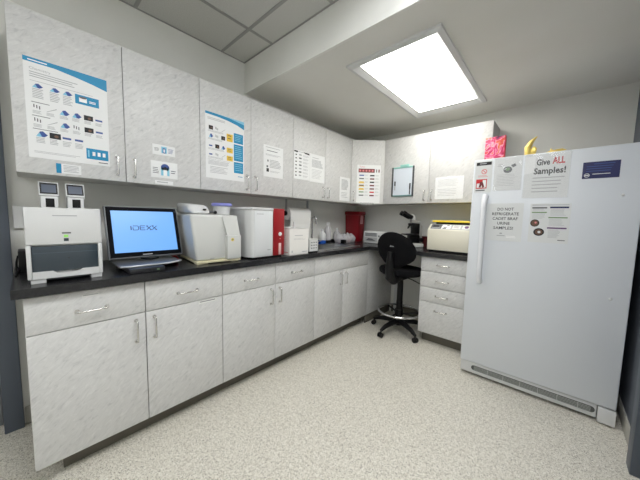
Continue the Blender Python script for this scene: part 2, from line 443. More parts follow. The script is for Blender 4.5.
# worktop: an L with a cut-out for the sink
SX0, SX1, SY0, SY1 = .20, .50, 2.18, 2.84
w = MB(); z0, z1 = BZ, .914; FX = .637; FY = LY - .637; WE = 1.672
for a in ((.001, FX, .292, SY0), (.001, SX0, SY0, SY1), (SX1, FX, SY0, SY1), (.001, FX, SY1, LY - .001), (FX, WE, FY, LY - .001)):
    w.box(a[0], a[1], a[2], a[3], z0, z1, counter_mat)
tag(w.build('worktop'), 'long black L-shaped laboratory worktop over the veined base cabinets', 'worktop')
t = thing('sink', (.35, 2.51, .914), 'stainless steel drop-in sink set in the black worktop near the corner', 'sink')
s = MB(); o = (SX0 - .09, SX1 + .05, SY0 - .04, SY1 + .04)
ring(s, o, (o[0] + .006, o[1] - .006, o[2] + .006, o[3] - .006), .9145, .9185, steel)
ring(s, (o[0] + .006, o[1] - .006, o[2] + .006, o[3] - .006), (SX0 + .01, SX1 - .01, SY0 + .01, SY1 - .01), .9185, .9165, steel)
s.build('rim', t)
s = MB(); I = (SX0 + .01, SX1 - .01, SY0 + .01, SY1 - .01); J = (I[0] + .02, I[1] - .02, I[2] + .02, I[3] - .02)
ring(s, I, J, .9165, .76, steel); s.faces([(J[0], J[2], .76), (J[1], J[2], .76), (J[1], J[3], .76), (J[0], J[3], .76)], [(0, 1, 2, 3)], steel)
s.build('bowl', t); MB().lathe([(.03, 0), (.03, .004), (.012, .005)], (.35, 2.51, .7605), chrome).build('drain', t)
t = thing('faucet', (.145, 2.50, .914), 'chrome gooseneck tap behind the sink against the wall', 'faucet')
a = MB(); a.lathe([(.028, 0), (.026, .01), (.017, .02), (.015, .06)], (.145, 2.50, .9178), chrome); a.build('base', t)
pts = [(.145, 2.50, .97)] + [(.145, 2.50, 1.19)] + [(.145 + .03 - .03 * math.cos(q), 2.50, 1.20 + .03 * math.sin(q)) for q in [PI * k / 10 for k in range(11)]] + [(.205, 2.50, 1.15)]
MB().tube(pts, .010, chrome, 12).build('spout', t)
MB().cyl((.175, 2.56, .918), (.175, 2.56, .95), .014, chrome).tube([(.175, 2.56, .945), (.22, 2.575, .965)], .006, chrome).build('lever', t)

# wall cabinets
XU = .33; UZ0, UZ1 = 1.4075, 2.1496
def wall_unit(y0, y1, ym, label):
    t = thing('wall_cabinet', (.16, (y0 + y1) / 2, UZ0), label, 'cabinet', 'wall cabinets above the left worktop')
    b = MB(); b.box(.002, XU - .02, y0, y1, UZ0 + .004, UZ1 - .002, carcass); b.build('body', t)
    for (a, c, side) in ((y0, ym, 1), (ym, y1, -1)):
        d = box(XU - .019, XU, a + .0016, c - .0016, UZ0, UZ1, lam, .0015).build('door', t)
        yh = c - .04 if side > 0 else a + .04
        pull(d, (XU, yh, 1.44), (XU, yh, 1.545), (1, 0, 0))
wall_unit(.327, 1.1757, .7474, 'veined grey wall cabinet nearest the door, large blue-headed poster on it')
wall_unit(1.176, 2.0349, 1.5815, 'veined grey wall cabinet in the middle, poster with blue column and yellow squares on it')
wall_unit(2.0352, 2.963, 2.4949, 'veined grey wall cabinet beside the diagonal corner cabinet, pair of paper lists on it')
t = thing('corner_wall_cabinet', (.25, 3.3, UZ0), 'veined grey diagonal corner wall cabinet holding the colour-coded tube chart', 'cabinet')
b = MB(); b.prism([(.002, 2.964, UZ0 + .002), (XU - .02, 2.964, UZ0 + .002), (XU - .016, 2.966, UZ0 + .002), (.598, 3.245, UZ0 + .002), (.609, 3.25, UZ0 + .002), (.609, LY - .002, UZ0 + .002), (.002, LY - .002, UZ0 + .002)], (0, 0, 1), UZ1 - UZ0 - .004, carcass); b.build('body', t)
A = Vector((XU + .002, 2.965, 0)); B = Vector((.608, 3.241, 0)); DU = (B - A).normalized(); DN = Vector((DU.y, -DU.x, 0)); DW = (B - A).length
def dg(u, z, n=0): return A + DU * u + Vector((0, 0, z)) + DN * n
d = MB(); d.prism([dg(0, UZ0, -.017), dg(DW, UZ0, -.017), dg(DW, UZ0, 0), dg(0, UZ0, 0)], (0, 0, 1), UZ1 - UZ0, lam); dd = d.build('door', t)
pull(dd, dg(.03, 1.44), dg(.03, 1.545), DN)
YU = 3.243
t = thing('wall_cabinet', (1.15, 3.4, UZ0), 'veined grey wall cabinet above the microscope, clipboard on its left door', 'cabinet')
b = MB(); b.box(.611, 1.6945, YU + .02, LY - .002, UZ0 + .004, UZ1 - .002, carcass); b.build('body', t)
box(1.695, 1.6965, YU + .02, LY - .002, UZ0, UZ1, mat('grey_edge_panel', (170, 171, 170), .5)).build('side_panel', t)
for (a, c, xh) in ((.6125, 1.1373, 1.10), (1.1405, 1.6965, 1.178)):
    d = box(a, c, YU, YU + .019, UZ0, UZ1, lam, .0015).build('door', t)
    pull(d, (xh, YU, 1.44), (xh, YU, 1.545), (0, -1, 0))

# ------------------------------------------------------------------ papers on the doors
PX = XU
def left_sheet(y0, y1, z0, z1, base=paper):
    k = 1.0102; y0, y1 = [.3515 + (y - .3515) * k for y in (y0, y1)]; z0, z1 = [1.2297 + (z - 1.2297) * k for z in (z0, z1)]
    if 2.1 < y1 < 2.3: y1 -= .001
    return Sheet((PX, y0, z1), (0, 1, 0), (0, 0, -1), y1 - y0, z1 - z0, base)
def icons(s, u, v, k, w=.11, h=.05):
    if k == 'b': s.poly([(u, v + h), (u + w * .35, v + h * .1), (u + w * .6, v), (u + w, v + h * .6), (u + w * .7, v + h)], p_ind).poly([(u, v + h), (u + w * .3, v + h * .3), (u + w * .5, v + h)], p_blue2, 2)
    if k == 'd': s.rect(u, v, u + w, v + h, p_black).disc(u + w * .6, v + h * .55, w * .2, h * .25, p_brown, 2)
    if k == 't':
        for q in (.1, .35, .6): s.rect(u + w * q, v + h * q * .4, u + w * (q + .1), v + h * (.6 + q * .4), p_dgrey)
    if k == 'l': s.poly([(u, v + h), (u + w, v + h * .1), (u + w, v + h * .25), (u + w * .1, v + h)], p_grey)
    if k == 's': s.rect(u, v + h * .4, u + w * .8, v + h * .75, p_ind)
s = left_sheet(.371, .671, 1.480, 1.931)
s.poly([(0, 0), (1, 0), (1, .13), (.8, .095), (.6, .07), (.35, .045), (0, .045)], p_blue).rect(.05, .02, .26, .03, p_white, 2)
s.text('Chemistry', .06, .115, .026, p_grey).lines(.06, .135, .62, .2, 3, p_grey, .35)
s.rect(.06, .222, .8, .226, p_grey)
for u in (.08, .27, .42): icons(s, u, .245, 'b', .12, .045); s.lines(u, .30, u + .12, .40, 6, p_grey, .4)
s.rect(.57, .245, .88, .345, p_blue).rect(.62, .27, .72, .32, p_white, 2).disc(.67, .27, .05, .012, p_dgrey, 3).lines(.75, .29, .84, .32, 2, p_white, .5, 2)
for v, ks in ((.455, 'tlbbds'), (.59, 'tlbtds')):
    s.rect(.06, v - .022, .26, v - .016, p_dgrey)
    for k, ch in enumerate(ks): icons(s, .07 + k * .15, v, ch, .12, .055); s.lines(.07 + k * .15, v + .065, .17 + k * .15, v + .1, 3, p_grey, .4)
s.rect(.06, .70, .34, .706, p_dgrey)
for k, ch in enumerate('bdss'): icons(s, .09 + k * .15, .72, ch, .13, .06); s.lines(.09 + k * .15, .79, .2 + k * .15, .85, 4, p_grey, .4)
s.rect(.68, .82, .98, .94, p_blue).rect(.70, .84, .72, .92, p_blue2, 2)
for k in range(3): s.rect(.76 + k * .07, .855, .80 + k * .07, .9, p_white, 2)
s.lines(.06, .93, .6, .955, 2, p_grey, .3).rect(.84, .965, .97, .975, p_dgrey)
tag(s.mb.build('poster'), 'large instruction poster with blue header on the wall cabinet nearest the door', 'poster')
s = left_sheet(.459, .551, 1.418, 1.465)
s.rect(0, 0, .2, 1, p_blue).lines(.28, .15, .92, .9, 5, p_grey, .35)
tag(s.mb.build('sticker'), 'small blue and white sticker just below the large instruction poster', 'sticker')
s = left_sheet(.879, 1.006, 1.59, 1.651); s.rect(.38, .15, .62, .8, p_blue2).rect(.44, .3, .56, .8, p_ind, 2).rect(.47, .4, .53, .7, p_white, 3).lines(.08, .35, .3, .7, 3, p_dgrey, .35).lines(.68, .3, .92, .8, 4, p_ind, .35)
tag(s.mb.build('sign_card'), 'small white card with blue clip drawing, upper of two on a wall cabinet door', 'card', 'small white cards')
s = left_sheet(.868, 1.018, 1.451, 1.551); s.disc(.52, .35, .16, .22, p_ind).rect(.36, .35, .68, .85, p_blue2).rect(.45, .5, .59, .85, p_white, 2).disc(.52, .38, .05, .08, p_black, 3).lines(.06, .4, .3, .8, 4, p_dgrey, .35).lines(.74, .5, .94, .75, 2, p_dgrey, .35)
tag(s.mb.build('sign_card'), 'larger white card with blue rounded device drawing, below the smaller card', 'card', 'small white cards')
s = left_sheet(.888, .99, 1.412, 1.434); s.lines(.1, .3, .9, .8, 1, p_grey, .5)
tag(s.mb.build('label_strip'), 'narrow blank-looking white label strip at the bottom edge under the two cards', 'label')
s = left_sheet(1.204, 1.506, 1.491, 1.942)
s.poly([(0, 0), (1, 0), (1, .13), (.8, .085), (.55, .055), (.3, .04), (0, .035)], p_blue).poly([(.2, 0), (1, 0), (1, .05), (.6, .01)], p_blue2, 2)
s.lines(.05, .08, .5, .12, 2, p_grey, .35)
for j, v in enumerate((.2, .32, .47, .6)):
    for i in range(3): icons(s, .08 + i * .15, v, 'dtlbtdsdbstl'[(j * 3 + i) % 12], .1, .06)
    s.lines(.06, v + .07, .46, v + .1, 2, p_grey, .35)
for v0, v1 in ((.26, .38), (.48, .56), (.61, .69)): s.rect(.52, v0, .68, v1, p_yel).lines(.55, v0 + .02, .65, v1 - .01, 2, p_brown, .3, 2)
for v0, v1 in ((.22, .38), (.40, .67), (.69, .87)): s.rect(.71, v0, .97, v1, p_blue).lines(.74, v0 + .03, .94, v1 - .02, 4 if v1 - v0 < .2 else 7, p_blue2, .3, 2)
s.rect(.05, .71, .6, .714, p_grey).lines(.06, .73, .58, .8, 4, p_grey, .35).lines(.1, .82, .55, .93, 5, p_grey, .3).rect(.82, .92, .95, .93, p_blue)
tag(s.mb.build('poster'), 'tall white poster with blue column and yellow squares on the middle wall cabinet', 'poster')
s = left_sheet(1.689, 1.897, 1.561, 1.822); s.lines(.1, .06, .9, .1, 1, p_grey, .4).lines(.15, .16, .75, .2, 1, p_dgrey, .5).lines(.1, .28, .9, .34, 2, p_grey, .35)
s.lines(.3, .45, .9, .72, 6, p_grey, .4).rect(.18, .46, .24, .52, p_dgrey).rect(.14, .64, .22, .7, p_dgrey).rect(.14, .73, .26, .84, p_black).lines(.3, .8, .85, .86, 2, p_grey, .3)
tag(s.mb.build('notice_sheet'), 'single typed notice with small black square, on the wall cabinet door above the red-striped analyser', 'notice')
s = left_sheet(2.028, 2.2355, 1.585, 1.848); s.poly([(.0, .02), (.25, .02), (.2, .08), (.0, .07)], p_black).poly([(.55, .02), (.95, .02), (.98, .08), (.7, .07)], p_black).rect(.25, .03, .55, .05, p_grey)
for k in range(7): s.disc(.12, .16 + k * .12, .05, .022, p_black).rect(.3, .12 + k * .12, .46, .17 + k * .12, p_dgrey if k % 2 else p_grey).lines(.55, .13 + k * .12, .92, .2 + k * .12, 3, p_grey, .35)
tag(s.mb.build('chart_sheet'), 'chart sheet with two black header corners, left of the plain typed page', 'chart')
s = left_sheet(2.2375, 2.456, 1.58, 1.852); s.lines(.15, .12, .7, .15, 1, p_grey, .6).lines(.12, .2, .88, .48, 8, p_grey, .5).lines(.12, .55, .85, .9, 7, p_grey, .2)
tag(s.mb.build('notice_sheet'), 'plain typed page taped right of the chart with black header corners', 'notice')
s = left_sheet(2.721, 2.912, 1.425, 1.69); s.lines(.15, .1, .85, .55, 9, p_grey, .5).lines(.15, .65, .8, .9, 4, p_grey, .25)
tag(s.mb.build('notice_sheet'), 'typed page on the wall cabinet door next to the diagonal corner cabinet', 'notice')
# tube chart on the diagonal door
s = Sheet(dg(.065, 1.862, .0), DU, (0, 0, -1), .285, .445, paper, out=0)
s.rect(.06, .1, .74, .2, p_mar)
for k in range(5): s.rect(.09 + k * .13, .125, .17 + k * .13, .175, p_pink, 2)
s.text('Tubes', .1, .07, .04, p_pink).rect(.8, .11, .84, .19, p_dgrey).rect(.9, .11, .95, .19, p_mar)
for k in range(7):
    v = .26 + k * .088
    s.rect(.1, v, .3, v + .03, [p_ind, p_dgrey, p_yel, p_brown, p_yel, p_green, p_dgrey][k]).rect(.55, v, .74, v + .035, [p_black, p_mar, p_black, p_mar, p_mar, p_red, p_mar][k])
    s.lines(.34, v, .5, v + .04, 2, p_grey, .3).lines(.78, v, .95, v + .04, 2, p_grey, .3)
    if k in (2, 3, 4): s.rect(.08, v + .032, .32, v + .05, p_yel)
chart = tag(s.mb.build('tube_chart'), 'colour-coded tube chart with maroon header on the diagonal corner cabinet', 'chart')
s = Sheet(dg(.11, 1.418, .0022), DU, (0, 0, -1), .17, .03, clear, .001)
s.mb.build('tape_strip', chart)
# whiteboard clipboard on the back wall cabinet
t = thing('whiteboard', (.85, YU - .01, 1.487), 'small whiteboard in a teal and grey frame on a back cabinet door', 'whiteboard')
x0, x1, z0, z1, yb = .718, .981, 1.488, 1.822, YU - .0015
box(x0 + .008, x1 - .008, yb - .008, yb, z0 + .008, z1 - .008, board_mat).build('board', t)
f = MB()
f.box(x0, x0 + .018, yb - .014, yb, z0, z1, dgrey, .004); f.box(x1 - .018, x1, yb - .014, yb, z0, z1, dgrey, .004)
f.box(x0 + .017, x1 - .017, yb - .0138, yb, z0, z0 + .017, teal, .004); f.box(x0 + .017, x1 - .017, yb - .0138, yb, z1 - .017, z1, teal_light, .004); f.build('frame', t)
MB().box(x0 + .1, x1 - .06, yb - .018, yb, z1 - .004, z1 + .022, teal_light, .005).build('clip', t)
for nm, x, za, zb, lb in (('marker', .765, 1.56, 1.66, 'short black marker clipped at the left side of the whiteboard'), ('marker', .945, 1.508, 1.63, 'longer grey-black marker standing at the right edge of the whiteboard')):
    k = MB(); zc = (za + zb) / 2; yk = yb - .0147
    k.cyl((x, yk - .006, za), (x, yk - .006, zc), .0055, grey_pl if x < .8 else dgrey, seg=12); k.cyl((x, yk - .006, zc), (x, yk - .006, zb), .0072, black_pl, seg=12)
    tag(k.build(nm), lb, 'marker')
# crumpled plastic sleeve sheets
def sleeve(O, U, w, h, amp, m=clear, seed=1, n=14):
    rnd = random.Random(seed); O = Vector(O); U = Vector(U); N = Vector((0, 0, -1)).cross(U).normalized(); mb = MB(); pts = []
    hs = [[rnd.uniform(.2, 1) * amp for _ in range(n + 1)] for _ in range(n + 1)]
    for j in range(n + 1):
        for i in range(n + 1): pts.append(O + U * (w * i / n) + Vector((0, 0, -h * j / n)) + N * (.003 + hs[j][i]))
    fs = [(j * (n + 1) + i, j * (n + 1) + i + 1, (j + 1) * (n + 1) + i + 1, (j + 1) * (n + 1) + i) for j in range(n) for i in range(n)]
    mb.faces(pts, fs, m); return mb
s = Sheet((1.212, YU, 1.671), (1, 0, 0), (0, 0, -1), .27, .225, paper); s.lines(.1, .12, .9, .45, 6, p_grey, .2).lines(.1, .55, .8, .9, 5, p_grey, .2)
t = tag(s.mb.build('sleeved_notice'), 'faint notice in a crinkled clear sleeve on the cabinet door beside the freezer', 'notice')
sleeve((1.21 , YU - .0, 1.675), (1, 0, 0), .28, .235, .007, seed=3, n=11).build('plastic_sleeve', t)

# ------------------------------------------------------------------ freezer
FX0, FX1, FY0, FZ = 1.690, 2.545, 2.66, 1.690
t = thing('freezer', ((FX0 + FX1) / 2, 3.05, 0), 'tall white upright freezer covered in notices beside the blue-grey wall', 'freezer')
box(FX0 + .005, FX1 - .005, FY0 + .06, 3.42, .03, FZ - .006, fridge_mat, .006).build('body', t)
dr = box(FX0, FX1, FY0, FY0 + .052, .112, FZ, fridge_mat, .009).build('door', t)
box(FX0 + .012, FX1 - .012, FY0 + .0515, FY0 + .0605, .12, FZ - .012, grey_pl).build('door_gasket', t)
h = MB(); pts = []; rr = []
for k in range(17):
    q = k / 16; z = .765 + q * .655
    b = min(1, min(q, 1 - q) * 8); pts.append((1.785 - .003 * q, FY0 - .004 - .036 * math.sin(b * PI / 2), z)); rr.append(.0175 + .003 * (1 - b))
h.tube(pts, rr, mat('white_handle', (232, 234, 238), .25), 14); h.build('handle', dr)
for z in (1.398, .784): MB().ball((2.467, FY0 - .001, z), (.008, .006, .008), white_pl, 14, 8).build('screw_cap', dr)
g = MB(); g.box(FX0 + .004, FX1 - .08, FY0 + .012, FY0 + .055, .022, .108, white_pl, .004); g.build('kick_plate', t)
g = MB(); zc = .069; rv = .019; yy = FY0 + .0085
out = []
for k in range(9): q = PI / 2 + PI * k / 8; out.append((1.79 + rv * math.cos(q), yy, zc + rv * math.sin(q)))
for k in range(9): q = -PI / 2 + PI * k / 8; out.append((2.44 + rv * math.cos(q), yy, zc + rv * math.sin(q)))
g.prism(out, (0, 1, 0), .003, mat('vent_dark', (84, 86, 84), .6))
for k in range(4): g.box(1.79, 2.44, yy - .0015, yy - .0002, zc - .0145 + k * .0085, zc - .0115 + k * .0085, mat('vent_grey', (176, 178, 174), .5))
for k in range(6): g.box(1.88 + k * .1, 1.884 + k * .1, yy - .002, yy - .0004, zc - .018, zc + .018, mat('vent_grey', (1, 1, 1)))
g.build('vent_grille', t)
box(2.470, 2.546, FY0 - .004, FY0 + .055, .010, .104, white_pl, .003).build('foot_cover', t)
for x in (1.72, 2.5):
    for y in (2.76, 3.38): MB().cyl((x, y, 0), (x, y, .034), .018, black_pl, seg=14).build('foot', t)

YF = FY0
def fsheet(x0, x1, z0, z1, base=paper): return Sheet((x0, YF, z1), (1, 0, 0), (0, 0, -1), x1 - x0, z1 - z0, base)
s = fsheet(1.703, 1.812, 1.443, 1.674, paper_g)
s.rect(.06, .03, .95, .13, p_black).lines(.25, .06, .75, .11, 1, p_grey, .6, 2)
s.disc(.55, .33, .17, .085, p_pink).disc(.55, .33, .12, .06, paper_g, 2).poly([(.42, .29), (.46, .27), (.68, .37), (.64, .39)], p_pink, 3).lines(.2, .45, .85, .52, 2, p_pink, .35)
s.rect(.1, .57, .75, .87, p_red).rect(.15, .6, .7, .84, paper, 2).rect(.15, .6, .5, .7, p_red, 3).poly([(.35, .65), (.5, .65), (.62, .82), (.5, .84), (.45, .76), (.38, .84), (.28, .82)], p_mar, 4).lines(.1, .91, .7, .97, 1, p_dgrey, .6)
tag(s.mb.build('warning_sticker'), 'narrow warning sticker with red pictograms above the freezer handle', 'sticker')
s = fsheet(1.826, 1.988, 1.455, 1.684, paper_g)
s.disc(.5, .38, .16, .1, p_dgrey).disc(.5, .36, .09, .05, p_green, 2).poly([(.6, .25), (.75, .2), (.8, .28), (.68, .32)], p_dgrey, 2).lines(.12, .2, .4, .3, 2, p_grey, .35).lines(.1, .52, .9, .9, 8, p_grey, .2)
t = tag(s.mb.build('sleeved_notice'), 'notice with small round green picture in a crumpled shiny sleeve, upper left on the freezer', 'notice')
sleeve((1.823, YF, 1.688), (1, 0, 0), .168, .238, .006, seed=5, n=8).build('plastic_sleeve', t)
s = fsheet(2.003, 2.231, 1.395, 1.680, paper_g)
s.text('Give', .27, .25, .135, p_black, width=.30, bold=.03).text('ALL', .62, .235, .14, p_red, width=.27, bold=.035).text('Samples!', .22, .45, .135, p_black, width=.70, bold=.03)
s.lines(.2, .53, .93, .93, 5, p_grey, .28).poly([(.0, .03), (.24, .03), (.24, .40), (0, .45)], paper)  # white patch at the left is sleeve glare painted on the sheet
t = tag(s.mb.build('sleeved_notice'), 'notice reading Give ALL Samples with the word ALL in red, on the freezer', 'notice')
sleeve((2.0, YF, 1.684), (1, 0, 0), .234, .292, .0015, seed=8, n=6).build('plastic_sleeve', t)
s = fsheet(1.797, 2.017, 1.090, 1.360, paper_g)
for i, (tx, wd, cx) in enumerate((('DO NOT', .44, .53), ('REFRIGERATE', .72, .53), ('CADET BRAF', .68, .53), ('URINE', .34, .50), ('SAMPLES!', .54, .50))):
    s.text(tx, cx, .19 + i * .125, .075, mat('print_charcoal', (58, 60, 64), .6), width=wd, align='c', bold=.015)
s.rect(.34, .85, .56, .87, p_grey).disc(.45, .80, .04, .02, p_grey).lines(.6, .86, .9, .93, 2, p_white, .4)
tag(s.mb.build('notice_sheet'), 'grey notice reading DO NOT REFRIGERATE beside the freezer handle', 'notice')
s = fsheet(2.053, 2.256, 1.095, 1.355, paper_g)
s.lines(.05, .03, .95, .06, 1, p_grey, .5, ragged=0).rect(.05, .09, .43, .125, p_dgrey).rect(.5, .08, .95, .12, p_navy).rect(.05, .21, .43, .24, p_green).rect(.48, .34, .94, .37, p_green).rect(.47, .6, .94, .635, p_purple)
s.lines(.07, .13, .4, .19, 3, p_grey, .3).lines(.07, .26, .4, .4, 5, p_grey, .25).lines(.52, .14, .9, .32, 6, p_grey, .25).lines(.5, .4, .88, .57, 6, p_grey, .25).lines(.5, .66, .8, .88, 8, p_grey, .3)
s.disc(.15, .5, .12, .095, p_black).disc(.15, .5, .095, .075, p_brown, 2).disc(.17, .49, .03, .025, p_pink, 3).disc(.27, .73, .14, .1, p_black).disc(.27, .73, .10, .07, p_brown, 2).disc(.28, .73, .04, .03, paper_g, 3).lines(.75, .91, .95, .95, 1, p_dgrey, .5)
tag(s.mb.build('information_sheet'), 'information sheet with two round brown pictures on the freezer door', 'sheet')
s = fsheet(2.289, 2.444, 1.502, 1.601, p_navy)
s.disc(.13, .80, .08, .12, paper_g).disc(.13, .80, .06, .09, p_navy, 2).rect(.08, .77, .18, .83, paper_g, 3)
for v in (.12, .26, .40, .54): s.lines(.1 if v > .2 else .3, v, .92, v + .06, 1, p_ind, .45)
s.lines(.28, .72, .85, .78, 1, paper_g, .6)
tag(s.mb.build('rating_label'), 'dark navy label with pale writing high on the freezer door', 'label')

# things on the freezer
t = thing('gift_box', (1.775, 2.9, FZ), 'small square box in marbled pink, red and orange on top of the freezer', 'box')
b = MB(); b.box(1.712, 1.842, 2.885, 2.93, FZ + .001, 1.902, pink, .002); b.build('body', t)
box(1.8425, 1.848, 2.884, 2.931, FZ + .001, 1.903, mat('red_edge', (206, 30, 60), .4)).build('edge_band', t)
def ornament(cx, cy, tall, label, s):
    b = MB(); z = FZ
    if tall:
        pts = [(cx - .03 * s, cy, z + .012), (cx - .012 * s, cy, z + .03), (cx - .018 * s, cy, z + .075), (cx + .002, cy, z + .115), (cx + .03 * s, cy, z + .145)]
        b.tube(pts, [.013, .022, .020, .014, .003], gold, 8); b.ball((cx + .018, cy, z + .05), (.02, .014, .026), gold, 8, 6, noise=.15)
        b.tube([(cx - .018, cy - .005, z + .012), (cx + .02, cy, z + .02), (cx + .03, cy, z + .05)], [.006, .012, .004], gold, 6)
        b.prism([(cx - .02, cy - .02, z + .001), (cx + .03, cy - .02, z + .001), (cx + .03, cy + .02, z + .001), (cx - .02, cy + .02, z + .001)], (0, 0, 1), .01, gold)
    else:
        b.ball((cx, cy, z + .019), (.03, .018, .018), gold, 8, 6, noise=.12)
        b.tube([(cx - .07, cy, z + .014), (cx - .03, cy, z + .02), (cx, cy, z + .03)], [.003, .009, .012], gold, 6)
        b.tube([(cx + .01, cy, z + .028), (cx + .045, cy, z + .034), (cx + .065, cy, z + .03)], [.012, .009, .002], gold, 6)
        b.tube([(cx - .01, cy, z + .028), (cx - .015, cy, z + .05)], [.010, .002], gold, 6)
    tag(b.build('foil_ornament'), label, 'ornament', 'gold foil ornaments on the freezer')
ornament(2.015, 2.8, True, 'tall twisted gold foil ornament standing on the freezer, nearer the pink box', 1)
ornament(2.14, 2.8, False, 'low spread gold foil ornament on the freezer behind the notice with red ALL', 1)

# ------------------------------------------------------------------ left analyser with two readers on top
Z = .914
t = thing('analyser', (.38, .464, Z), 'boxy white analyser with dark slate front window, at the door end of the worktop', 'analyser')
b = MB()
b.box(.20, .545, .342, .587, .932, 1.243, white_pl, .008)
b.box(.5455, .562, .340, .589, 1.082, 1.2435, white_pl, .004)
b.box(.5455, .566, .340, .3545, .935, 1.081, white_pl, .003); b.box(.5455, .566, .574, .589, .935, 1.081, white_pl, .003)
b.prism([(.5455, .3545, .935), (.5455, .574, .935), (.5455, .574, .966), (.5455, .515, .966), (.5455, .503, .956), (.5455, .43, .956), (.5455, .418, .966), (.5455, .3545, .966)], (1, 0, 0), .0205, white_pl)
b.box(.2, .55, .345, .585, .925, .933, dgrey)
b.build('body', t)
w = MB(); w.box(.545, .558, .355, .5735, .962, 1.076, slate, .003)
w.faces([(.5583, .36, 1.045), (.5583, .569, 1.045), (.5583, .569, 1.047), (.5583, .36, 1.047)], [(0, 1, 2, 3)], mat('window_line', (84, 96, 104), .2)); w.build('window', t)
MB().cyl((.5582, .47, 1.02), (.5592, .47, 1.02), .003, black_pl, seg=12).build('window_knob', t)
s = Sheet((.5622, .452, 1.136), (0, 1, 0), (0, 0, -1), .03, .008, None); s.rect(0, 0, 1, .8, p_dgrey); s.mb.build('badge', t)
box(.5622, .5628, .458, .472, 1.114, 1.124, green_led).build('status_light', t)
box(.5622, .5635, .457, .473, 1.096, 1.109, slate).build('power_button', t)
s = Sheet((.5622, .425, 1.212), (0, 1, 0), (0, 0, -1), .08, .005, None); s.lines(0, 0, 1, 1, 1, p_grey, .8, ragged=0); s.mb.build('printed_name', t)
for y in ((.348, .395), (.545, .585)):
    for x in ((.50, .560), (.21, .25)): box(x[0], x[1], y[0], y[1], Z + .0005, .934, white_pl, .002).build('foot', t)
def reader(yc, w, label):
    z0 = 1.2435; x0 = .45
    t = thing('test_reader', (x0 - .04, yc, z0), label, 'reader', 'small test readers on the white analyser')
    hw = w / 2
    b = MB()
    b.prism([(x0 - .075, yc - hw * .86, z0 + .0005), (x0 + .004, yc - hw * .86, z0 + .0005), (x0 + .006, yc - hw * .86, z0 + .055), (x0 + .001, yc - hw * .86, z0 + .063), (x0 - .03, yc - hw * .86, z0 + .112), (x0 - .06, yc - hw * .86, z0 + .112), (x0 - .075, yc - hw * .86, z0 + .05)], (0, 1, 0), w * .86, white_pl, .003)
    b.build('body', t)
    h = MB(); c = [Vector((x0 + .012, yc - hw, z0 + .056)), Vector((x0 + .012, yc + hw, z0 + .056)), Vector((x0 - .016, yc + hw, z0 + .119)), Vector((x0 - .016, yc - hw, z0 + .119))]
    n = (c[1] - c[0]).cross(c[3] - c[0]).normalized()
    h.prism([p - n * .012 for p in c], n, .014, white_pl, .003); hd = h.build('head', t)
    def q(u, v, d): return c[0] + (c[1] - c[0]) * u + (c[3] - c[0]) * v + n * (.002 + d)
    k = MB(); k.faces([q(.06, .10, .0006), (q(.94, .10, .0006)), q(.94, .92, .0006), q(.06, .92, .0006)], [(0, 1, 2, 3)], black_pl)
    k.faces([q(.14, .2, .0012), (q(.86, .2, .0012)), q(.86, .78, .0012), q(.14, .78, .0012)], [(0, 1, 2, 3)], screen_off)
    k.build('screen', hd)
    k = MB(); k.box(x0 + .0045, x0 + .0075, yc - hw * .38, yc + hw * .5, z0 + .004, z0 + .044, black_pl, .001); k.build('sample_slot', t)
reader(.424, .066, 'small white reader with tilted screen on the left analyser, the one nearer the door')
reader(.514, .068, 'small white reader with tilted screen on the left analyser, the one nearer the monitor')
t = tag(box(.03, .17, .31, .352, Z + .001, 1.02, black_pl, .003).build('power_adapter'), 'black power box on the worktop behind the left end analyser', 'power box')
cb = MB(); cb.tube([(.10, .308, .99), (.12, .301, .96), (.16, .300, .922), (.22, .304, .9185), (.30, .302, .9185), (.24, .299, .9185), (.16, .310, .9225), (.09, .302, .93), (.05, .304, .97)], .0032, black_pl, 8)
tag(cb.build('cable'), 'thin black cable looped at the end of the worktop near the door', 'cable')
tag(box(.0005, .024, .300, .352, 1.132, 1.252, white_pl, .004).build('wall_outlet_box'), 'white outlet box on the wall behind the left end analyser', 'outlet')

# ------------------------------------------------------------------ monitor
t = thing('monitor', (.38, .84, Z), 'touch-screen monitor with lit blue screen on the worktop', 'monitor')
y0, y1 = .640, 1.022; bx, bz, tx, tz = .40, .971, .303, 1.268
c = [Vector((bx, y0, bz)), Vector((bx, y1, bz)), Vector((tx, y1, tz)), Vector((tx, y0, tz))]
n = (c[1] - c[0]).cross(c[3] - c[0]).normalized()
MB().prism([p - n * .030 for p in c], n, .030, mat('housing_grey', (120, 122, 126), .35), .005).build('housing', t)
def q(u, v, d=0): return c[0] + (c[1] - c[0]) * u + (c[3] - c[0]) * v + n * d
def pl(a, b, e, f, m, d): return MB().prism([q(a, b, d - .001), q(e, b, d - .001), q(e, f, d - .001), q(a, f, d - .001)], n, .001, m)
pl(.018, .022, .982, .978, mat('black_gloss', (6, 8, 14), .55, spec=.08), .0012).build('bezel', t)
sc = pl(.075, .105, .93, .905, screen_on, .0022)
sw = Sheet(q(.075, .905, .0024), (0, 1, 0), (c[0] - c[3]), .382 * .855, (c[3] - c[0]).length * .80, None, mb=sc)
ink = mat('screen_ink', (14, 30, 66), .4)
sw.lay = .0004
def st(pts, th):     # strokes of the word on the screen
    for (a, b), (e, f) in pts:
        du, dv = e - a, (f - b); L = math.hypot(du * sw.w, dv * sw.h); px, py = -dv * sw.h / L * th / sw.w, du * sw.w / L * th / sw.h
        sw.poly([(a + px, b + py), (e + px, f + py), (e - px, f - py), (a - px, b - py)], ink)
th = .0019; v0, v1 = .37, .47; vm = (v0 + v1) / 2
st([((.27, v0), (.27, v1))], th * 1.4)
st([((.30, v0), (.37, v0)), ((.37, v0), (.385, v0 + .02)), ((.385, v0 + .02), (.385, v1 - .02)), ((.385, v1 - .02), (.37, v1)), ((.37, v1), (.30, v1)), ((.30, v1), (.30, v0 + .03))], th)
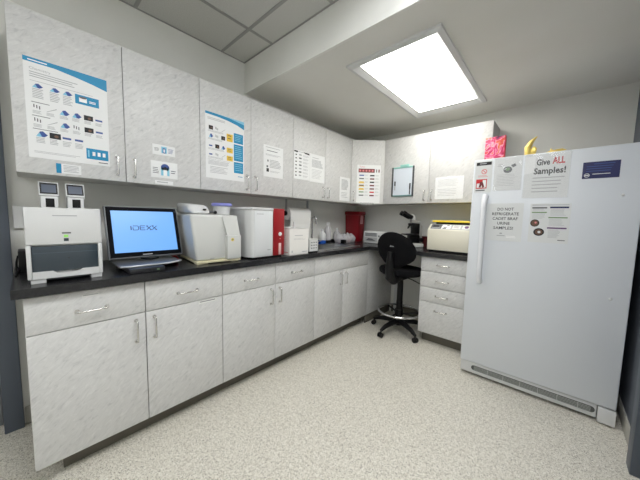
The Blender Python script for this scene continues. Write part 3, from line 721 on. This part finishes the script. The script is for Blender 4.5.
st([((.41, v0), (.49, v0)), ((.41, vm), (.48, vm)), ((.41, v1), (.49, v1)), ((.41, v0), (.41, v1))], th)
for k in (.51, .60): st([((k, v0), (k + .08, v1)), ((k, v1), (k + .08, v0)), ((k, v0), (k + .03, v0)), ((k + .05, v1), (k + .08, v1))], th)
sc.build('screen', t)
lg = Sheet(q(.42, .06, .0015), (0, 1, 0), (c[0] - c[3]), .05, .007, None); lg.rect(0, 0, 1, .8, p_grey); lg.mb.build('badge', t)
b = MB(); b.box(.30, .36, .80, .88, .962, 1.06, black_pl, .006); b.tube([(.33, .80, .97), (.40, .79, .965), (.43, .83, .958), (.40, .88, .962)], .004, black_pl, 8); b.build('neck', t)
b = MB(); b.prism([(.27, .66, .9405), (.53, .66, .9405), (.545, .69, .9405), (.545, .885, .9405), (.49, .975, .9405), (.27, .985, .9405)], (0, 0, 1), .009, mat('plate_grey', (92, 94, 98), .35), .003); b.build('stand_plate', t)
MB().tube([(.534, .665, .9455), (.5485, .69, .9455), (.5485, .885, .9455), (.494, .975, .9455)], .0048, mat('silver_plastic', (205, 207, 210), .3, .5), 10).build('plate_trim', t)
tag(box(.28, .592, .69, .855, Z + .001, .9395, mat('computer_black', (40, 41, 44), .4), .003).build('mini_computer'), 'flat dark grey computer box under the monitor stand', 'computer')
b = MB()
for k in range(3): b.box(.5922, .593, .775 + k * .02, .787 + k * .02, .922, .930, p_black if k < 2 else p_green)
bpy_o = b.build('ports', bpy.data.objects['mini_computer'])
b = MB(); b.box(.10, .24, .92, 1.01, Z + .001, .952, red_thing, .012); b.ball((.31, 1.0, .935), (.06, .018, .02), red_thing, 16, 8)
tag(b.build('red_pouch'), 'small dark red pouch on the worktop behind the monitor', 'pouch')

# ------------------------------------------------------------------ second analyser (blue-lidded cup)
t = thing('analyser', (.36, 1.19, Z), 'bulky white analyser with cream base and blue-lidded cup on top, next to the monitor', 'analyser')
b = MB(); b.hexa([(.17, 1.085, .934), (.545, 1.047, .934), (.555, 1.325, .934), (.17, 1.325, .934), (.17, 1.065, 1.232), (.545, 1.012, 1.232), (.545, 1.322, 1.228), (.17, 1.322, 1.232)], white_warm, .018, 4); b.build('body', t)
b = MB(); b.hexa([(.555, 1.243, 1.085), (.575, 1.243, 1.085), (.582, 1.332, 1.085), (.545, 1.332, 1.085), (.548, 1.216, 1.226), (.5485, 1.216, 1.226), (.5525, 1.3215, 1.226), (.546, 1.3215, 1.226)], white_warm); b.build('slanted_panel', t)
b = MB(); b.box(.547, .585, 1.236, 1.337, .936, 1.094, white_warm, .005); dw = b.build('front_flap', t)
MB().cyl((.5851, 1.272, 1.066), (.5856, 1.272, 1.066), .011, p_yel, seg=20).cyl((.5857, 1.272, 1.066), (.586, 1.272, 1.066), .006, p_green, seg=16).build('round_sticker', dw)
b = MB(); b.hexa([(.175, 1.087, .9205), (.549, 1.045, .9205), (.583, 1.334, .9205), (.175, 1.325, .9205), (.175, 1.087, .9338), (.549, 1.045, .9338), (.583, 1.334, .9338), (.175, 1.325, .9338)], cream, .003)
for (x, y0_, y1_) in ((.503, 1.050, 1.12), (.52, 1.275, 1.325), (.2, 1.10, 1.15), (.2, 1.27, 1.315)): b.box(x, x + .045, y0_, y1_, Z + .0005, .922, cream)
b.build('base', t)
s = Sheet((.5535, 1.13, .951), (0, 1, 0), (0, 0, -1), .03, .008, None); s.rect(0, 0, 1, .8, p_grey); s.mb.xform(Matrix.Translation((.0022, 0, 0))); s.mb.build('badge', t)
b = MB(); rt = Matrix.Rotation(R(10), 4, 'Y')
b.hexa([(.17, 1.075, 1.2345), (.50, 1.035, 1.2345), (.515, 1.17, 1.2345), (.17, 1.185, 1.2345), (.17, 1.065, 1.312), (.44, 1.04, 1.294), (.46, 1.165, 1.29), (.17, 1.18, 1.308)], white_pl, .026, 5)
lid = b.build('lid', t)
MB().ball((.496, 1.125, 1.262), (.007, .013, .006), black_pl, 12, 8).build('latch', lid)
b = MB(); b.lathe([(.052, 0), (.058, .05), (.060, .058)], (.41, 1.288, 1.2325), white_pl); b.build('cup', t)
b = MB(); b.lathe([(.066, 0), (.070, .003), (.070, .015), (.064, .021), (.03, .022)], (.41, 1.288, 1.291), lilac); b.build('cup_lid', t)
b = MB(); b.tube([(.45, 1.165, 1.243), (.46, 1.19, 1.25), (.465, 1.205, 1.243)], .008, dgrey, 10); b.ball((.475, 1.208, 1.246), .011, black_pl, 12, 8); b.build('tube_fitting', t)

# ------------------------------------------------------------------ third analyser (red stripe)
t = thing('analyser', (.38, 1.56, Z), 'tall white analyser with a red right-hand stripe, between blue-lidded analyser and carton', 'analyser')
bm2 = bmesh.new()
poly = [(.15, 1.425), (.535, 1.40), (.592, 1.425), (.592, 1.603), (.15, 1.603)]
b = MB(); b.prism([(x, y, .928) for x, y in poly], (0, 0, 1), .342, white_pl)
b.prism([(x, y, 1.2715) for x, y in [(.145, 1.418), (.545, 1.394), (.595, 1.42), (.595, 1.606), (.145, 1.606)]], (0, 0, 1), .018, white_pl, .004)
bmesh.ops.bevel(b.bm, geom=[e for e in b.bm.edges if abs(e.verts[0].co.z - e.verts[1].co.z) > .3 and e.verts[0].co.x > .5 and e.verts[0].co.y < 1.5], offset=.02, segments=4, profile=.5, affect='EDGES')
for f_ in b.bm.faces: f_.smooth = True
b.build('body', t)
bm2.free()
box(.5925, .5965, 1.437, 1.596, .94, 1.262, mat('panel_white', (216, 218, 220), .35), .002).build('front_panel', t)
s = Sheet((.5968, 1.455, 1.245), (0, 1, 0), (0, 0, -1), .06, .006, None); s.rect(0, 0, 1, .7, p_grey); s.mb.build('printed_name', t)
s = Sheet((.5968, 1.55, .98), (0, 1, 0), (0, 0, -1), .03, .008, None); s.rect(0, 0, 1, .8, p_grey); s.mb.build('badge', t)
r_ = MB(); r_.box(.15, .594, 1.6075, 1.715, .926, 1.288, red_pl, .004); rp = r_.build('red_stripe', t)
MB().lathe([(.0155, 0), (.0155, .003), (.012, .005)], (.594, 1.672, 1.092), white_pl, axis=Vector((1, 0, 0))).build('start_button', rp)
MB().lathe([(.005, 0), (.005, .002)], (.594, 1.672, 1.056), mat('pink_led', (226, 130, 130), .4), axis=Vector((1, 0, 0)), seg=12).build('indicator', rp)
box(.594, .599, 1.657, 1.682, .932, 1.022, mat('pale_pink_plastic', (226, 186, 184), .4), .003).build('tube_guard', rp)
box(.17, .58, 1.43, 1.70, Z + .0005, .9275, black_pl, .003).build('base', t)

# carton, dispenser on it, slotted carton
t = thing('carton', (.48, 1.86, Z), 'tall white cardboard carton standing beside the red-striped analyser', 'carton')
b = MB(); b.box(.36, .614, 1.755, 1.968, Z + .0005, 1.132, mat('carton_white', (232, 230, 226), .6), .001); b.build('body', t)
s = Sheet((.6143, 1.757, 1.130), (0, 1, 0), (0, 0, -1), .208, .21, mat('carton_white', (1, 1, 1)), .0004, .0001); s.lines(.25, .25, .8, .3, 1, p_grey, .4).lines(.2, .38, .85, .45, 2, p_grey, .2).rect(.66, .9, .95, .93, p_grey).rect(.1, .84, .14, .93, p_grey); s.mb.build('front_print', t)
s = Sheet((.366, 1.7548, 1.130), (1, 0, 0), (0, 0, -1), .242, .21, mat('carton_white', (1, 1, 1)), .0004, .0001); s.lines(.35, .25, .9, .7, 6, p_pink, .15).rect(.7, .9, .95, .93, p_pink); s.mb.build('side_print', t)
b = MB(); b.box(.355, .616, 1.753, 1.97, 1.1325, 1.137, white_warm); b.build('top_flap', t)
b = MB(); b.lathe([(.014, 0), (.013, .006), (.006, .012), (.006, .034), (.008, .042), (.004, .05)], (.54, 1.865, 1.1375), white_pl, 16)
tag(b.build('spout_cap'), 'small white spout cap standing on the tall white carton', 'cap')
t = thing('reagent_box', (.54, 2.05, Z), 'small white box with black marks squeezed right of the tall carton', 'box')
b = MB(); b.box(.47, .602, 2.0, 2.105, Z + .012, 1.026, white_pl, .003); b.build('body', t)
b = MB(); b.box(.46, .606, 1.995, 2.11, 1.0265, 1.034, white_warm, .002); b.build('lid', t)
box(.48, .6, 2.0, 2.10, Z + .0005, Z + .0115, black_pl).build('base', t)
s = Sheet((.6022, 2.001, 1.024), (0, 1, 0), (0, 0, -1), .103, .095, white_pl, .0004, .0001)
for i in range(3):
    for j in range(3): s.rect(.15 + i * .28, .15 + j * .26, .3 + i * .28, .25 + j * .26, p_dgrey)
s.mb.build('front_print', t)

# paper towel roll on an under-cabinet holder
t = thing('towel_holder', (.13, 2.275, 1.26), 'metal and black under-cabinet holder carrying the paper towel roll', 'holder')
for y in (2.128, 2.434): box(.117, .143, y - .003, y + .003, 1.24, 1.4075, grey_pl, .001).build('bracket', t)
MB().cyl((.13, 2.108, 1.262), (.13, 2.1249, 1.262), .024, black_pl).build('end_cap', t)
t = thing('paper_towel_roll', (.13, 2.275, 1.2), 'large white paper towel roll hanging under the wall cabinets over the carton', 'paper towel')
tw = mat('towel_paper', (222, 222, 219), .8)
b = MB().lathe([(.020, 0), (.064, 0), (.066, .002), (.066, .297), (.064, .299), (.020, .299)], (.13, 2.1315, 1.262), tw, 36, axis=Vector((0, 1, 0)))
b.build('roll', t)
b = MB()
pts = [(.1962, 1.262), (.1975, 1.2), (.194, 1.15), (.197, 1.10)]
ys_ = (2.132, 2.418)
P_ = [(a + d, y, c_) for a, c_ in pts for d in (0, .0015) for y in ys_]
fs_ = []
for k in range(3):
    o_ = k * 4; fs_ += [(o_, o_ + 1, o_ + 5, o_ + 4), (o_ + 3, o_ + 2, o_ + 6, o_ + 7), (o_, o_ + 4, o_ + 6, o_ + 2), (o_ + 1, o_ + 3, o_ + 7, o_ + 5)]
fs_ += [(0, 2, 3, 1), (12, 13, 15, 14)]
b.faces(P_, fs_, tw); b.build('loose_sheet', t)

# items behind the sink
b = MB(); b.box(.012, .108, 2.60, 3.22, Z + .001, Z + .008, black_pl, .002)
for a in ((.012, .108, 2.60, 2.605), (.012, .108, 3.215, 3.22), (.012, .0145, 2.605, 3.215), (.1055, .108, 2.605, 3.215)): b.box(a[0], a[1], a[2], a[3], Z + .008, Z + .035, black_pl, .001)
tag(b.build('shallow_tray'), 'long black shallow tray along the wall behind the sink', 'tray')
tag(MB().box(.012, .09, 2.30, 2.46, Z + .001, Z + .10, black_pl, .008).build('black_box'), 'black box on the worktop behind the slotted white box, by the tap', 'box')
def bottle(x, y, r, h, label, z, capm=white_pl, spray=True, m=None):
    t = thing('spray_bottle' if spray else 'bottle', (x, y, z), label, 'bottle')
    MB().lathe([(r * .92, 0), (r, .008), (r, h * .55), (r * .85, h * .68), (r * .4, h * .78), (r * .36, h * .84)], (x, y, z), m or white_pl, 24).build('body', t)
    b = MB(); b.lathe([(r * .45, 0), (r * .45, h * .1)], (x, y, z + h * .845), capm, 16)
    if spray: b.box(x - .012, x + .03, y - .009, y + .009, z + h * .945, z + h, capm, .003); b.tube([(x + .02, y, z + h * .94), (x + .03, y, z + h * .86)], .003, capm, 8)
    b.build('cap', t)
bottle(.060, 2.875, .043, .245, 'white spray bottle standing in the black tray behind the sink', Z + .0085, m=bag_mat)
bottle(.060, 2.775, .043, .17, 'shorter white bottle beside the spray bottle in the black tray', Z + .0085, spray=False)
bottle(.060, 3.06, .042, .175, 'white bottle with black spot cap between the spray bottle and red sharps bin', Z + .0085, capm=grey_pl, spray=False, m=bag_mat)
t = thing('supply_bag', (.2, 3.06, Z), 'frosted plastic bag of supplies with three peaks, in front of the red sharps bin', 'bag')
b = MB()
for k, (y, x) in enumerate(((2.965, .175), (3.05, .18), (3.13, .18), (3.205, .18))):
    b.lathe([(.05, 0), (.062, .02), (.066, .055), (.052, .082), (.022, .105), (.004, .128 - .012 * (k % 2))], (x, y, Z + .001), bag_mat, 10)
for v in b.bm.verts: v.co += Vector((random.uniform(-.004, .004), random.uniform(-.004, .004), 0))
b.build('body', t)
b = MB()
for y, m_ in ((2.98, p_purple), (3.05, white_pl), (3.13, p_pink), (3.2, p_dgrey)): b.box(.15, .21, y - .03, y + .025, Z + .004, Z + .055, m_, .008)
b.build('contents', t)
tag(MB().box(.245, .30, 2.90, 2.95, Z + .001, Z + .05, black_pl, .006).build('black_clip'), 'small black block by the frosted bag behind the sink', 'block')
b = MB(); b.box(.118, .178, 2.62, 2.71, .9187, .957, blue_pl, .008)
b.build('sponge'); tag(bpy.data.objects['sponge'], 'bright blue sponge on the back rim of the sink', 'sponge')

# sharps bin
t = thing('sharps_bin', (.18, 3.41, Z), 'tall dark red sharps bin standing in the corner', 'sharps bin')
b = MB(); b.hexa([(.03, 3.29, Z + .001), (.225, 3.29, Z + .001), (.225, 3.43, Z + .001), (.03, 3.43, Z + .001), (.02, 3.285, 1.27), (.24, 3.285, 1.27), (.24, 3.44, 1.27), (.02, 3.44, 1.27)], red_dark, .008); b.build('body', t)
b = MB(); b.box(.014, .245, 3.28, 3.446, 1.271, 1.318, red_dark, .008); b.build('lid', t)
s = Sheet((.2412, 3.33, 1.262), (0, 1, 0), (-.04, 0, -1), .06, .11, mat('faded_label', (206, 160, 164), .5)); s.lines(.15, .1, .85, .9, 6, p_mar, .3); s.mb.build('label_patch', t)

# slotted white device
t = thing('slide_device', (.47, 3.30, Z), 'low white device with slotted grey front beside the red sharps bin', 'device')
b = MB(); b.box(.345, .60, 3.255, 3.44, Z + .006, 1.068, white_pl, .005); b.build('body', t)
box(.36, .59, 3.265, 3.43, Z + .0005, Z + .0065, dgrey).build('base', t)
s = Sheet((.362, 3.2546, 1.052), (1, 0, 0), (0, 0, -1), .18, .12, None); s.rect(0, 0, 1, .42, grey_pl)
for k in range(3): s.rect(.05, .06 + k * .12, .95, .12 + k * .12, p_dgrey, 2)
s.rect(0, .5, 1, .95, grey_pl); s.poly([(.1, .85), (.3, .6), (.6, .62), (.9, .85)], p_dgrey, 2).rect(1.08, .25, 1.2, .4, p_dgrey)
s.mb.build('front_slots', t)

# ------------------------------------------------------------------ microscope
t = thing('microscope', (.98, 3.30, Z), 'black and white binocular microscope on the worktop behind the stool', 'microscope')
Mx = Matrix.Translation((.960, 3.32, Z)) @ Matrix.Rotation(R(50), 4, 'Z') @ Matrix.Scale(.96, 4)
def mp(mb, name, par=t): mb.xform(Mx); return mb.build(name, par)
b = MB(); b.prism([(-.10, -.055, .001), (.05, -.07, .001), (.11, -.07, .001), (.12, 0, .001), (.11, .07, .001), (.05, .07, .001), (-.10, .055, .001)], (0, 0, 1), .045, white_warm, .008); mp(b, 'base')
b = MB(); b.prism([(.075, -.024, .046), (.115, -.024, .046), (.112, -.024, .25), (.085, -.024, .305), (-.03, -.024, .325), (-.03, -.024, .29), (.055, -.024, .275), (.075, -.024, .22)], (0, 1, 0), .048, mat('arm_grey', (150, 150, 148), .45), .008); mp(b, 'arm')
b = MB(); b.box(-.045, .074, -.05, .045, .05, .14, black_pl, .008); b.lathe([(.022, 0), (.022, .03), (.015, .04)], (-.005, 0, .047), black_pl, 20); mp(b, 'condenser')
b = MB(); b.box(-.105, .046, -.085, .075, .142, .156, black_pl, .003); b.box(-.06, .02, -.02, .04, .1562, .160, dgrey); mp(b, 'stage')
b = MB(); b.lathe([(.036, 0), (.038, .012), (.03, .022)], (-.02, 0, .262), black_pl, 24)
for k, q_ in enumerate((.25, 2.3, 4.4)):
    a = Vector((.55 * math.cos(q_), .55 * math.sin(q_), -1)).normalized(); p0 = Vector((-.02, 0, .262)) + Vector((math.cos(q_), math.sin(q_), 0)) * .016
    b.tube([p0, p0 + a * .03, p0 + a * .05], [.012, .012, .006], black_pl if k else dgrey, 12)
b.box(-.01, .074, -.034, .034, .157, .285, black_pl, .008); mp(b, 'nosepiece')
b = MB(); b.lathe([(.034, 0), (.036, .02), (.03, .045)], (-.01, 0, .325), white_pl, 24); b.ball((-.02, 0, .365), (.042, .034, .024), white_pl, 20, 12); mp(b, 'head')
for y in (-.036, .036):
    b = MB(); b.tube([(-.03, y * .7, .352), (-.075, y, .372), (-.115, y, .392)], [.026, .025, .022], black_pl, 18); b.tube([(-.113, y, .391), (-.14, y, .4055)], [.027, .028], black_pl, 18); mp(b, 'eyepiece')
for y in (-.085, .035):
    b = MB(); b.lathe([(.022, 0), (.024, .01), (.022, .035)], (.08, y if y < 0 else .0335, .09), black_pl, 20, axis=Vector((0, 1, 0))); mp(b, 'focus_knob')
b = MB(); b.lathe([(.032, 0), (.043, .11), (.046, .112), (.046, .122)], (1.06, 3.47, Z + .001), cup_red, 24)
tag(b.build('beaker'), 'small dark red beaker between the microscope and the cream centrifuge', 'beaker')

# ------------------------------------------------------------------ centrifuge
t = thing('centrifuge', (1.43, 3.25, Z), 'cream benchtop centrifuge with yellow lid beside the freezer', 'centrifuge')
CX0, CX1 = 1.231, 1.632
b = MB(); b.prism([(CX0, 3.052, .934), (CX0, 3.045, 1.128), (CX0, 3.052, 1.138), (CX0, 3.125, 1.190), (CX0, 3.42, 1.190), (CX0, 3.42, .934)], (1, 0, 0), CX1 - CX0, cream, .004)
b.mats[0] = mat('cream_enamel', (208, 204, 188), .4); b.build('body', t)
v = Vector((0, 3.125 - 3.052, 1.190 - 1.138)); vl = v.length; vn = v.normalized()
s = Sheet(Vector((CX0 + .02, 3.125, 1.190)) + Vector((0, -.58, .82)) * .0006 - vn * .004, (1, 0, 0), -vn, CX1 - CX0 - .035, vl - .008, grey_pl, .001, .0005)
s.rect(.0, .08, .27, .95, p_dgrey).rect(.05, .25, .2, .6, p_black, 2).lines(.03, .72, .25, .9, 1, p_grey, .5, 2).rect(.29, .1, .5, .92, p_white).poly([(.3, .9), (.34, .6), (.42, .6), (.4, .9)], p_dgrey, 2).rect(.4, .2, .46, .35, p_dgrey, 2)
s.rect(.55, .15, .74, .85, label_w).rect(.78, .15, .98, .85, label_w).lines(.57, .25, .72, .8, 3, p_purple, .3, 2).disc(.88, .5, .05, .25, p_purple, 2)
s.mb.build('control_panel', t)
box(CX0 + .05, CX1 - .01, 3.13, 3.41, 1.1905, 1.207, black_pl, .002).build('lid_gasket', t)
b = MB(); b.box(CX0 + .02, CX1, 3.105, 3.42, 1.2075, 1.226, yellow, .006, 3); b.build('lid', t)
box(CX0 + .012, CX1 - .01, 3.06, 3.41, Z + .0005, .9335, black_pl, .003).build('base', t)

# ------------------------------------------------------------------ drafting stool
CC = Vector((.975, 3.04, 0))
t = thing('drafting_stool', CC, 'tall black drafting stool with oval backrest and chrome foot ring', 'stool')
def cp(r, deg, z): return CC + Vector((r * math.cos(R(deg)), r * math.sin(R(deg)), z))
b = MB(); b.lathe([(.03, .075), (.05, .08), (.05, .14), (.035, .16)], CC, black_pl, 24); hub = b.build('hub', t)
for k in range(5):
    a = 258 + 72 * k
    b = MB(); b.tube([cp(.03, a, .120), cp(.12, a, .115), cp(.22, a, .098), cp(.285, a, .072)], [.032, .029, .023, .016], black_pl, 12); lg = b.build('leg', t)
    b = MB(); tg = Vector((-math.sin(R(a)), math.cos(R(a)), 0)); p = cp(.29, a, .026)
    b.cyl(p - tg * .022, p - tg * .006, .025, black_pl, seg=20); b.cyl(p + tg * .006, p + tg * .022, .025, black_pl, seg=20); b.cyl(p - tg * .006, p + tg * .006, .012, dgrey, seg=12)
    b.cyl(cp(.285, a, .03), cp(.285, a, .07), .009, black_pl, seg=12); b.build('caster', lg)
b = MB(); b.cyl(CC + Vector((0, 0, .11)), CC + Vector((0, 0, .34)), .034, black_pl); b.cyl(CC + Vector((0, 0, .34)), CC + Vector((0, 0, .60)), .031, black_pl); b.build('column', t)
b = MB(); b.tube([cp(.222, k * 10, .228) for k in range(36)], .0115, chrome, 12, closed=True); fr_ = b.build('foot_ring', t)
b = MB()
for k in range(3): b.tube([cp(.028, 30 + 120 * k, .20), cp(.214, 30 + 120 * k, .222)], .009, black_pl, 8)
b.lathe([(.045, .185), (.045, .25)], CC, black_pl, 20); b.build('spokes', fr_)
b = MB(); b.lathe([(.12, .632), (.205, .64), (.232, .66), (.236, .69), (.225, .708), (.19, .716), (.10, .712), (.02, .708)], CC, black_soft, 40)
for v_ in b.bm.verts: v_.co.y = CC.y + (v_.co.y - CC.y) * .92
b.build('seat', t)
b = MB(); b.box(CC.x - .08, CC.x + .08, CC.y - .10, CC.y + .08, .597, .633, black_pl, .008)
b.tube([(CC.x + .06, CC.y, .61), (CC.x + .14, CC.y - .02, .60), (CC.x + .235, CC.y - .04, .575)], .006, black_pl, 8); b.build('mechanism', t)
b = MB(); b.tube([(CC.x, CC.y - .06, .605), (CC.x, CC.y - .17, .60), (CC.x, CC.y - .235, .64), (CC.x, CC.y - .272, .74), (CC.x, CC.y - .262, .90)], [.04, .050, .056, .040, .026], black_pl, 14); b.build('back_support', t)
# backrest: a shallow padded shell, widest above the middle, narrowing downward
b = MB(); nu, nv = 28, 10; bc = Vector((.995, CC.y - .235, .905))
def outline(q_):
    x = .218 * math.cos(q_); z = .175 * math.sin(q_)
    if z < 0: x *= 1 - .42 * (abs(z) / .175) ** 1.6
    return x, z
for side in (0, 1):
    rings = []
    for j in range(nv + 1):
        k = j / nv; row = []
        for i in range(nu):
            x, z = outline(2 * PI * i / nu); x *= k; z *= k
            bulge = .026 * math.sqrt(max(0, 1 - k * k)) ** .7
            y = .35 * x * x * 4 * .25 + (bulge if side else -bulge * .8)
            y = x * x * .9 + (.024 * (1 - k ** 4) if side else -.020 * (1 - k ** 6))
            row.append(b.bm.verts.new(bc + Vector((x, y - z * .18, z + .02 * (1 if z > 0 else 0) * k))))
        rings.append(row)
    ff = []
    for j in range(1, nv):
        for i in range(nu): ff.append(b.bm.faces.new((rings[j][i], rings[j][(i + 1) % nu], rings[j + 1][(i + 1) % nu], rings[j + 1][i])))
    ff.append(b.bm.faces.new(rings[1]))
    b._fin(ff, black_soft, True)
for v_ in [v_ for v_ in b.bm.verts if not v_.link_faces]: b.bm.verts.remove(v_)
bmesh.ops.remove_doubles(b.bm, verts=b.bm.verts, dist=.0012)
b.xform(Matrix.Translation(bc) @ Matrix.Rotation(R(11), 4, 'Y') @ Matrix.Translation(-bc))
bk = b.build('backrest', t)
s = Sheet((.965, bc.y - .0215 - .01, .972), (1, 0, 0), (0, 0, -1), .045, .02, None)
s.poly([(0, .9), (.3, .1), (.45, .9)], p_grey).poly([(.45, .9), (.6, .3), (.75, .9)], p_grey).rect(.7, .6, 1, .9, p_grey); s.mb.build('maker_mark', bk)

# pale panel on the back wall in the knee space
tag(box(.66, .745, LY - .03, LY - .0085, .001, .43, white_pl, .003).build('white_panel'), 'narrow white panel against the wall under the worktop behind the stool', 'panel')

# ------------------------------------------------------------------ world, camera, view
W = bpy.data.worlds.new('room_air'); SC.world = W; W.use_nodes = True
W.node_tree.nodes['Background'].inputs[0].default_value = (.8, .85, .9, 1); W.node_tree.nodes['Background'].inputs[1].default_value = .3
yaw, pit, rol, f = .7336, -.086, .0235, 263.93
fwd = Vector((-math.sin(yaw) * math.cos(pit), math.cos(yaw) * math.cos(pit), math.sin(pit)))
rt = fwd.cross(Vector((0, 0, 1))).normalized(); up = rt.cross(fwd)
r2 = rt * math.cos(rol) + up * math.sin(rol); u2 = -rt * math.sin(rol) + up * math.cos(rol)
cam = bpy.data.cameras.new('camera'); cam.sensor_fit = 'HORIZONTAL'; cam.sensor_width = 36; cam.lens = f * 36 / 640; cam.clip_start = .02
co = bpy.data.objects.new('camera', cam); COL.objects.link(co)
m4 = Matrix((r2, u2, -fwd)).transposed().to_4x4(); m4.translation = Vector((2.2065, .3515, 1.2297)); co.matrix_world = m4
SC.camera = co
SC.view_settings.view_transform = 'Standard'; SC.view_settings.look = 'None'; SC.view_settings.gamma = 1; SC.view_settings.use_curve_mapping = False
SC.view_settings.exposure = 0.55
SC.cycles.use_denoising = True
SC.cycles.max_bounces = 10; SC.cycles.diffuse_bounces = 6; SC.cycles.sample_clamp_indirect = 8
